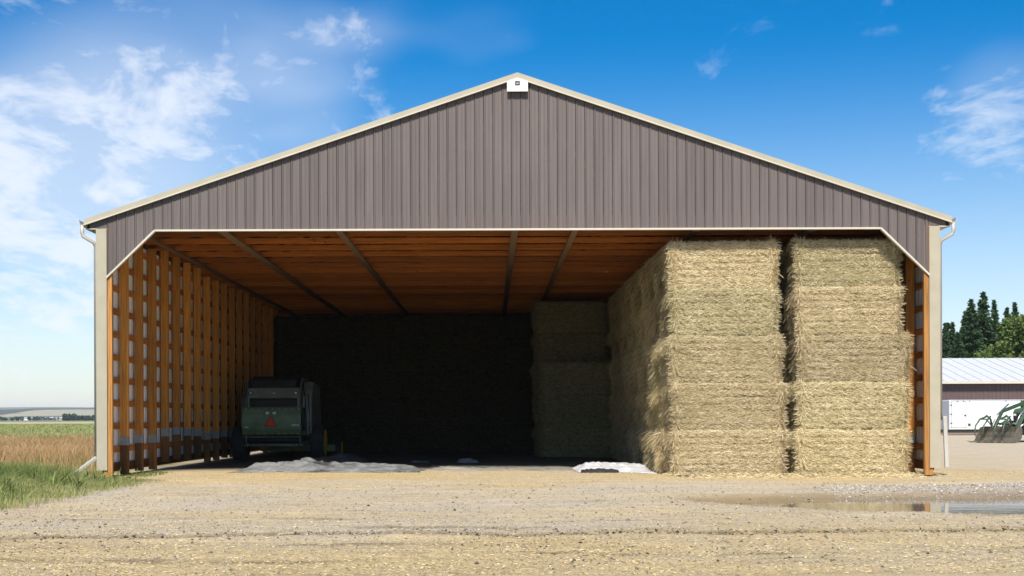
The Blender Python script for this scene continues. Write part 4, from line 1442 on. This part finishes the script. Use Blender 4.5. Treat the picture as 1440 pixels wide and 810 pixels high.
sp_a, sp_b, sp_c = spruce_meshes(12.0, 1), spruce_meshes(11.5, 2), spruce_meshes(10.5, 3)
bd_a, bd_b = broad_meshes(9.5, 5, 2.6), broad_meshes(8.0, 6, 2.4)
TG = 'trees behind the long brown shed'
for (kind, ms, px, y, rz, sc, lab) in (
        ('spruce_tree', sp_c, 1329, 88, 0.3, (0.85, 0.85, 0.93), 'narrow dark spruce at the barn-side end of the shed roof'),
        ('spruce_tree', sp_b, 1340, 90, 1.9, (0.9, 0.9, 0.86), 'shorter dark spruce between the narrow end spruce and the tall pair'),
        ('spruce_tree', sp_b, 1366, 87, 0.8, (1.3, 1.3, 1.02), 'broad dark green spruce beside the tallest spruce'),
        ('spruce_tree', sp_a, 1383, 89, 2.2, (1.2, 1.2, 1.06), 'tallest dark green spruce behind the shed'),
        ('spruce_tree', sp_c, 1399, 94, 4.1, (1.0, 1.0, 1.18), 'slim dark spruce rising behind the yellow-green leafy tree'),
        ('spruce_tree', sp_a, 1417, 96, 5.0, (1.0, 1.0, 0.99), 'dark spruce mostly hidden by the leafy trees'),
        ('spruce_tree', sp_b, 1354, 96, 3.0, (1.2, 1.2, 0.85), 'dark spruce filling the back of the grove between taller spruces'),
        ('leafy_tree', bd_a, 1412, 86, 0.4, (1.1, 1.1, 1.05), 'yellow-green leafy tree in front of the spruces'),
        ('leafy_tree', bd_b, 1436, 85, 2.4, (1.15, 1.15, 1.25), 'tall rounded leafy tree beside the yellow-green one'),
        ('leafy_tree', bd_a, 1392, 84, 4.0, (0.8, 0.8, 0.72), 'low light green leafy tree just over the shed ridge'),
        ('spruce_tree', sp_b, 1347, 85, 2.7, (1.15, 1.15, 0.75), 'low bushy dark spruce filling in close behind the shed ridge'),
        ('spruce_tree', sp_a, 1374, 93, 1.2, (1.3, 1.3, 0.9), 'dark spruce showing between the broad spruce and the tallest one'),
        ('leafy_tree', bd_b, 1424, 90, 3.3, (1.2, 1.2, 1.2), 'olive leafy tree standing between the yellow-green tree and the rounded one'),
        ('spruce_tree', sp_c, 1334, 95, 5.2, (1.2, 1.2, 0.98), 'pointed dark spruce behind the narrow end spruce'),
        ('spruce_tree', sp_a, 1358, 99, 0.9, (1.1, 1.1, 0.98), 'pointed spruce showing between the shorter spruce and the broad one'),
        ('spruce_tree', sp_c, 1428, 99, 3.9, (1.1, 1.1, 1.2), 'pointed spruce tip above the rounded leafy trees'),
        ('leafy_tree', bd_b, 1460, 88, 1.0, (1.2, 1.2, 1.3), 'large leafy tree at the outer end of the grove'),
        ('spruce_tree', sp_a, 1480, 92, 0.1, (1.1, 1.1, 1.0), 'dark spruce standing past the large leafy tree')):
    tree(kind, ms, tx(px, y), y, rz, sc, lab, TG)

# ------------------------------------------------------------------ far land: hills, farm, shelterbelts
hx = np.linspace(-3600, 2600, 120)
hy = np.concatenate([np.linspace(900, 1600, 14), np.linspace(1700, 5200, 44)])
HX, HY = np.meshgrid(hx, hy)
ax, ay = HX.ravel(), HY.ravel()
r1 = 19.0 * np.exp(-((ay - 2700) / 520) ** 2) * (0.75 + 0.6 * fbm2(ax, ay, 0.0011, 3, 71))
r2 = 38.0 * sstep(ay, 2900, 4300) * (0.92 + 0.25 * fbm2(ax, ay, 0.0007, 3, 73))
hz = -3.0 + r1 + r2 + 6.0 * sstep(ay, 1300, 2300)
ii = np.arange(ax.size).reshape(HX.shape)
hf = np.stack([ii[:-1, :-1].ravel(), ii[:-1, 1:].ravel(), ii[1:, 1:].ravel(), ii[1:, :-1].ravel()], 1)
hm, ht, hb = new_mat('hill_fields')
hc = N(ht, 'ShaderNodeTexCoord')
hmp = N(ht, 'ShaderNodeMapping')
hmp.inputs['Scale'].default_value = (0.0030, 0.0028, 0)
L(ht, hc.outputs['Object'], hmp.inputs[0])
hv = N(ht, 'ShaderNodeTexVoronoi', inp={'Scale': 1.0, 'Randomness': 0.9})
L(ht, hmp.outputs[0], hv.inputs[0])
hs = N(ht, 'ShaderNodeSeparateColor')
L(ht, hv.outputs['Color'], hs.inputs[0])
hr = N(ht, 'ShaderNodeValToRGB')
hr.color_ramp.interpolation = 'CONSTANT'
e_ = hr.color_ramp.elements
e_[0].color = (0.045, 0.065, 0.04, 1)
e_[1].position, e_[1].color = 0.3, (0.10, 0.13, 0.06, 1)
for p, q in ((0.45, (0.30, 0.26, 0.16)), (0.66, (0.16, 0.19, 0.10)), (0.82, (0.34, 0.31, 0.20))):
    e = e_.new(p)
    e.color = (*q, 1)
L(ht, hs.outputs[0], hr.inputs[0])
hn = N(ht, 'ShaderNodeTexNoise', inp={'Scale': 0.006, 'Detail': 6.0})
L(ht, hc.outputs['Object'], hn.inputs[0])
L(ht, mixc(ht, maprange(ht, hn.outputs[0], 0.52, 0.6, 0, 0.85), hr.outputs[0], (0.04, 0.06, 0.035)), hb.inputs['Base Color'])
hb.inputs['Roughness'].default_value = 0.95
put('hills', np_mesh('hills', np.stack([ax, ay, hz], 1), hf, smooth=True), hm, kind='structure')


def belt(name, x0, x1, y, hgt, n, seed, label, dens=7):
    """a far row of trees that reads as one mass: many small leaf clumps"""
    rng = np.random.default_rng(seed)
    C, T = [], []
    xs_ = np.linspace(x0, x1, n)
    for x in xs_:
        h_ = hgt * rng.uniform(0.55, 1.1)
        w_ = h_ * rng.uniform(0.35, 0.6)
        m = dens * 10
        v = rng.normal(0, 1, (m, 3))
        v /= np.linalg.norm(v, axis=1, keepdims=True)
        C.append(np.array([x + rng.normal(0, 2), y + rng.normal(0, 4), h_ * 0.5]) + v * np.array([w_, w_, h_ * 0.5]) * (rng.uniform(0.4, 1, m) ** 0.4)[:, None])
        T.append(np.repeat(np.clip(rng.normal(0.35, 0.15, m), 0, 1), 4))
    C = np.concatenate(C)
    q, f = leaf_quads(C, rng.normal(0, 1, C.shape), hgt * 0.22, rng, 0.7)
    me = np_mesh(name, q, f, {'tone': np.concatenate(T)})
    me.materials.append(M['spruce'])
    put(name, me, None, None, kind='stuff', label=label, category='trees')


def hx_at(px, y):
    return (px - 690) * (y + 28) / 1809.0 + CAM[0]


belt('shelterbelt', hx_at(-80, 1000), hx_at(50, 1000), 1000, 3.2, 40, 5, 'dark low row of trees at the far edge of the fields')
belt('shelterbelt', hx_at(50, 1150), hx_at(180, 1150), 1150, 3.2, 30, 6, 'thin dark hedge line across the distant flat fields')
belt('shelterbelt', hx_at(90, 900), hx_at(110, 900), 900, 4.6, 14, 7, 'rounded grey-green clump of trees in the distant fields', 9)
belt('shelterbelt', hx_at(121, 900), hx_at(150, 900), 900, 4.2, 16, 8, 'second rounded tree clump partly behind the barn corner', 9)
belt('shelterbelt', hx_at(30, 2500), hx_at(84, 2480), 2480, 9.0, 26, 9, 'dark tree line along the slope of the low hill')
for k, (px0, px1, y, h_, lab) in enumerate(((18, 21.5, 1080, 3.4, 'tiny white hut at the end of the distant farm row'),
                                            (22.5, 44, 1100, 2.9, 'long white barn among the distant farm buildings'),
                                            (47, 50.5, 1120, 4.6, 'small tall pale building next to the distant long barn'),
                                            (54, 63, 1180, 3.2, 'low pale pinkish shed in the distant farm'),
                                            (66, 74, 1180, 3.6, 'distant pale house past the low pinkish shed'),
                                            (79, 88, 1150, 3.0, 'distant cream shed beside the rounded tree clump'))):
    xa, xb = hx_at(px0, y), hx_at(px1, y)
    fbld = empty('farm_building', ((xa + xb) / 2, y, 0), 0, label=lab, category='building', group='distant farm buildings')
    w_ = (xb - xa) / 2
    h_ *= 0.62
    MB().box(-w_, w_, 0, 8, 0, h_).obj('wall', M['trailer'] if k < 3 else M['cream'], fbld)
    MB().prism([(-0.4, h_), (4, h_ + 0.8), (8.4, h_)], 0, -w_ - 0.3, w_ + 0.3).obj('roof', M['shed_roof'], fbld)
    MB().box(-w_ * 0.3, w_ * 0.1, -0.05, -0.002, 0, h_ * 0.7).obj('door', M['sign_grey'], fbld)

# ------------------------------------------------------------------ grass, weeds, straw litter, gravel


def blade_mesh(name, X, Y, H, Wd, lean, tone, rng, z_off=0.0):
    n = len(X)
    Z = ground_h(X, Y) + z_off
    a = rng.uniform(0, 2 * PI, n)
    la = rng.uniform(0, 2 * PI, n)
    ll = np.abs(rng.normal(0, lean, n)) * H
    P = np.stack([X, Y, Z - 0.02], 1)
    wv = np.stack([np.cos(a), np.sin(a), np.zeros(n)], 1) * (Wd / 2)[:, None]
    mid = P + np.stack([np.cos(la) * ll * 0.3, np.sin(la) * ll * 0.3, H * 0.6], 1)
    tip = P + np.stack([np.cos(la) * ll, np.sin(la) * ll, H], 1)
    q = np.empty((n, 6, 3))
    q[:, 0], q[:, 1], q[:, 2], q[:, 3], q[:, 4], q[:, 5] = P - wv, P + wv, mid + wv * 0.9, mid - wv * 0.9, tip + wv * 0.25, tip - wv * 0.25
    b = np.arange(n)[:, None] * 6
    F = np.concatenate([b + np.array([0, 1, 2, 3]), b + np.array([3, 2, 4, 5])], 0)
    return np_mesh(name, q.reshape(-1, 3), F, {'tone': np.repeat(tone, 6)})


def meadow_points(n, y0, y1, rng, power=1.0):
    """points over the meadow left of the barn, denser close by"""
    d0, d1 = y0 + 28, y1 + 28
    u = rng.random(n)
    d = d0 * (d1 / d0) ** (u ** power)
    y = d - 28
    xl = (-150 - 690) * d / 1809.0 + CAM[0] - 1.0
    xr = np.where(y < 0.4, -7.2, -9.6)
    xr = np.where(y > 0.4, np.minimum(-9.6, xr), xr)
    x = xl + (xr - xl) * rng.random(n)
    return x, y


rng = np.random.default_rng(77)
X, Y = meadow_points(170000, -10.5, 16, rng)
g = is_grass(X, Y, 0.8)
cl = fbm2(X, Y, 0.55, 3, 81)
k = rng.random(len(X)) < g * (0.35 + 0.65 * sstep(cl, -0.6, 0.2))
X, Y, g, cl = X[k], Y[k], g[k], cl[k]
edge_ = sstep(yard_edge(Y) - X, 0.0, 1.6)
H = (0.10 + 0.24 * edge_ * (0.6 + 0.6 * sstep(cl, -0.3, 0.5))) * rng.uniform(0.6, 1.3, len(X))
H = H * (1 - 0.6 * sstep(X, -10.6, -9.6) * sstep(Y, -2.6, -1.0) * (1 - sstep(Y, 1.0, 2.0)))
tone = np.clip(0.45 + 0.6 * fbm2(X, Y, 0.7, 4, 83) + rng.normal(0, 0.17, len(X)) + 0.22 * (1 - edge_), 0, 1)
put('meadow_grass', blade_mesh('meadow_grass', X, Y, H, rng.uniform(0.005, 0.012, len(X)), 0.6, tone, rng), M['grass'], kind='stuff',
    label='green meadow grass beside the barn corner and downspout', category='grass')
X, Y = meadow_points(190000, -7.5, 52, rng, 0.75)
cl = fbm2(X, Y, 0.22, 4, 85)
pr = sstep(Y + 14 * cl, -9.0, 16.0) * (0.15 + 0.6 * sstep(cl, -0.6, 0.2)) * sstep(-X, 8.3, 10.5)
k = rng.random(len(X)) < pr * is_grass(X, Y) * (1 - sstep(Y + 12 * cl, 20, 46))
X, Y, cl = X[k], Y[k], cl[k]
H = rng.uniform(0.28, 0.62, len(X)) * (0.8 + 0.25 * sstep(cl, -0.4, 0.4))
tone = np.clip(0.5 + 0.75 * fbm2(X, Y, 0.3, 4, 87) + rng.normal(0, 0.18, len(X)), 0, 1)
wd = np.interp(Y, [-5, 10, 50], [0.008, 0.014, 0.035]) * rng.uniform(0.7, 1.3, len(X))
put('ripe_grass', blade_mesh('ripe_grass', X, Y, H, wd, 0.35, tone, rng), M['redgrass'], kind='stuff',
    label='tall ripe reddish-brown grass in the meadow behind the green verge', category='grass')
X, Y = meadow_points(80000, 5, 260, rng, 0.8)
H = rng.uniform(0.12, 0.3, len(X))
tone = np.clip(0.72 + 0.25 * fbm2(X, Y, 0.08, 3, 91) + rng.normal(0, 0.14, len(X)), 0, 1)
wd = np.interp(Y, [5, 20, 260], [0.014, 0.03, 0.22]) * rng.uniform(0.7, 1.3, len(X))
put('field_grass', blade_mesh('field_grass', X, Y, H, wd, 0.5, tone, rng), M['grass'], kind='stuff',
    label='light green pasture beyond the reddish grass', category='grass')
# broad-leaved weeds in the verge and along the foot of the left wall
wx, wy, wh = [], [], []
for k in range(70):
    if k < 46:
        cx, cy = rng.uniform(-13, -8.2), rng.uniform(-9.5, -1.8)
    else:
        cx, cy = rng.uniform(-8.85, -8.3), rng.uniform(-0.9, 2.6)
    m = rng.integers(25, 60)
    s_ = 0.28 if k < 46 else 0.14
    wx.append(cx + rng.normal(0, s_, m))
    wy.append(cy + rng.normal(0, s_, m))
    wh.append((0.36 if k < 46 else 0.07) * rng.uniform(0.4, 1.15, m) * rng.uniform(0.6, 1.1))
X, Y, H = np.concatenate(wx), np.concatenate(wy), np.concatenate(wh)
tone = np.clip(0.3 + rng.normal(0, 0.2, len(X)), 0, 1)
put('weeds', blade_mesh('weeds', X, Y, H, rng.uniform(0.015, 0.045, len(X)), 0.9, tone, rng), M['grass'], kind='stuff',
    label='dark green broad-leaved weeds in the verge by the barn corner', category='weeds')


def yard_points(n, y0, y1, rng, pad=2.0):
    d0, d1 = y0 + 28, y1 + 28
    d = d0 * (d1 / d0) ** rng.random(n)
    y = d - 28
    xl = (0 - 690) * d / 1809.0 + CAM[0] - pad
    xr = (1440 - 690) * d / 1809.0 + CAM[0] + pad
    return xl + (xr - xl) * rng.random(n), y


X, Y = yard_points(150000, -17.6, 2.5, rng)
sm = np.interp(Y, [-19, -15.2, -14.2, -13.6, -7, -5, -3.2, -1.6, 0.8, 3, 6], [0.9, 0.8, 0.6, 0.25, 0.1, 0.15, 0.35, 0.8, 0.95, 0.5, 0.15])
k = (rng.random(len(X)) < np.clip(sm + 0.35 * fbm2(X, Y, 0.5, 3, 31), 0.04, 1)) & (is_grass(X, Y) < 0.5) & (puddle_shape(X, Y) < -0.25)
X, Y = X[k], Y[k]
n = len(X)
Z = ground_h(X, Y) + rng.uniform(0.004, 0.014, n)
a = rng.normal(0, 0.9, n)
ln = rng.uniform(0.008, 0.034, n)
dv = np.stack([np.cos(a), np.sin(a), rng.normal(0, 0.12, n)], 1) * (ln / 2)[:, None]
wv = np.stack([-np.sin(a), np.cos(a), np.abs(rng.normal(0.3, 0.5, n))], 1) * rng.uniform(0.0012, 0.003, n)[:, None]
C0 = np.stack([X, Y, Z], 1)
q = np.stack([C0 - dv - wv, C0 + dv - wv, C0 + dv + wv, C0 - dv + wv], 1).reshape(-1, 3)
put('straw_litter', np_mesh('straw_litter', q, np.arange(n * 4).reshape(n, 4), {'tone': np.repeat(rng.random(n), 4)}), M['litter'],
    kind='stuff', label='loose straw bits scattered over the gravel yard', category='straw')


def stones(name, X, Y, R, tone, m, rng, label, cat, sink=0.35):
    n = len(X)
    Z = ground_h(X, Y)
    base = np.array([[1, 0, 0], [0, 1, 0], [-1, 0, 0], [0, -1, 0], [0, 0, 1], [0, 0, -1]], float)
    jit = rng.uniform(0.6, 1.25, (n, 6, 1))
    sc = np.stack([R, R * rng.uniform(0.6, 1, n), R * rng.uniform(0.4, 0.75, n)], 1)
    v = base[None] * jit * sc[:, None, :]
    a = rng.uniform(0, 2 * PI, n)
    ca, sa = np.cos(a)[:, None], np.sin(a)[:, None]
    vx, vy = v[:, :, 0] * ca - v[:, :, 1] * sa, v[:, :, 0] * sa + v[:, :, 1] * ca
    v = np.stack([vx + X[:, None], vy + Y[:, None], v[:, :, 2] + (Z + R * sink * 0.5)[:, None]], 2)
    fb_ = np.array([[0, 1, 4], [1, 2, 4], [2, 3, 4], [3, 0, 4], [1, 0, 5], [2, 1, 5], [3, 2, 5], [0, 3, 5]])
    F = (np.arange(n)[:, None, None] * 6 + fb_[None]).reshape(-1, 3)
    put(name, np_mesh(name, v.reshape(-1, 3), F, {'tone': np.repeat(tone, 6)}), m, kind='stuff', label=label, category=cat)


X, Y = yard_points(55000, -17.6, 0, rng)
dn = np.interp(Y, [-19, -14.5, -13.6, -7, -4, -2, 0], [0.3, 0.4, 1.0, 1.0, 0.7, 0.25, 0.1]) + 0.3 * fbm2(X, Y, 0.7, 3, 33)
k = (rng.random(len(X)) < dn) & (is_grass(X, Y) < 0.35) & (puddle_shape(X, Y) < -0.1)
X, Y = X[k], Y[k]
R = np.clip(rng.lognormal(-4.75, 0.45, len(X)), 0.004, 0.03)
stones('gravel', X, Y, R, np.clip(rng.normal(0.5, 0.22, len(X)), 0, 1), M['pebble'], rng, 'loose pale gravel stones over the yard', 'gravel')
# pale stone bank behind the puddle and at the verge
n = 7000
X = rng.uniform(5.0, 15, n)
Y = -5.6 + 0.08 * (X - 8) + rng.normal(0, 0.75, n)
k = (puddle_shape(X, Y) < -0.1)
X, Y = X[k], Y[k]
stones('stone_bank', X, Y, np.clip(rng.lognormal(-4.1, 0.4, len(X)), 0.008, 0.05), np.clip(rng.normal(0.6, 0.22, len(X)), 0, 1), M['pebble'], rng,
       'bank of pale crushed stone behind the puddle', 'gravel')
# dark clods along the wheel rut
n = 15000
X = rng.uniform(-8, 9, n)
Y = rut_y(X) + np.where(rng.random(n) < 0.85, rng.normal(0.0, 0.035, n), rng.normal(0.05, 0.35, n))
act = sstep(fbm2(X, X * 0 + 3.0, 0.8, 3, 21), -0.45, 0.1)
k = (rng.random(n) < act) & (puddle_shape(X, Y) < -0.1)
X, Y = X[k], Y[k]
stones('rut_clods', X, Y, np.clip(rng.lognormal(-4.75, 0.5, len(X)), 0.004, 0.035), np.clip(rng.normal(0.4, 0.25, len(X)), 0, 1), M['clod'], rng,
       'dark crumbled clods along the wheel rut across the yard', 'soil')
# darker crumbs and trodden lumps in patches over the near yard
X, Y = yard_points(26000, -17.6, -3.0, rng)
pa = sstep(fbm2(X * 0.5, Y, 0.9, 4, 37), 0.0, 0.5) + 0.05
k = (rng.random(len(X)) < pa * 0.6) & (is_grass(X, Y) < 0.3) & (puddle_shape(X, Y) < -0.3)
X, Y = X[k], Y[k]
stones('yard_crumbs', X, Y, np.clip(rng.lognormal(-4.7, 0.5, len(X)), 0.004, 0.03), np.clip(rng.normal(0.62, 0.3, len(X)), 0, 1), M['clod'], rng,
       'brown crumbs and trodden lumps in patches over the yard', 'soil')
# loose straw fallen at the foot of the two front stacks
n = 9000
X = rng.uniform(3.2, 8.8, n)
Y = 0.32 - np.abs(rng.normal(0, 0.22, n))
Zb = ground_h(X, Y) + np.clip(0.10 * (1 - (0.32 - Y) / 0.5), 0.004, 0.1) * rng.random(n)
a = rng.uniform(0, 2 * PI, n)
ln = rng.uniform(0.05, 0.16, n)
dv = np.stack([np.cos(a), np.sin(a), rng.normal(0, 0.3, n)], 1) * (ln / 2)[:, None]
wv = np.stack([-np.sin(a) * 0.5, np.cos(a) * 0.5, np.full(n, 0.8)], 1) * rng.uniform(0.002, 0.005, n)[:, None]
C0 = np.stack([X, Y, Zb], 1)
q = np.stack([C0 - dv - wv, C0 + dv - wv, C0 + dv + wv, C0 - dv + wv], 1).reshape(-1, 3)
put('fallen_straw', np_mesh('fallen_straw', q, np.arange(n * 4).reshape(n, 4), {'tone': np.repeat(np.clip(rng.normal(0.55, 0.2, n), 0, 1), 4)}), M['straw'],
    kind='stuff', label='loose straw fallen along the foot of the front stacks', category='straw')

# ------------------------------------------------------------------ haze: the air between here and the hills
hzm = bpy.data.materials.new('haze_air')
hzm.use_nodes = True
ht2 = hzm.node_tree
ht2.nodes.clear()
pv_ = N(ht2, 'ShaderNodeVolumePrincipled')
pv_.inputs['Color'].default_value = (0.86, 0.91, 1.0, 1)
pv_.inputs['Density'].default_value = 0.00011
ho_ = N(ht2, 'ShaderNodeOutputMaterial')
L(ht2, pv_.outputs[0], ho_.inputs['Volume'])
MB().box(-12000, 12000, -12000, 12000, -6, 60).obj('haze', hzm, None, kind='stuff', label='thin pale summer haze over the whole valley', category='haze')
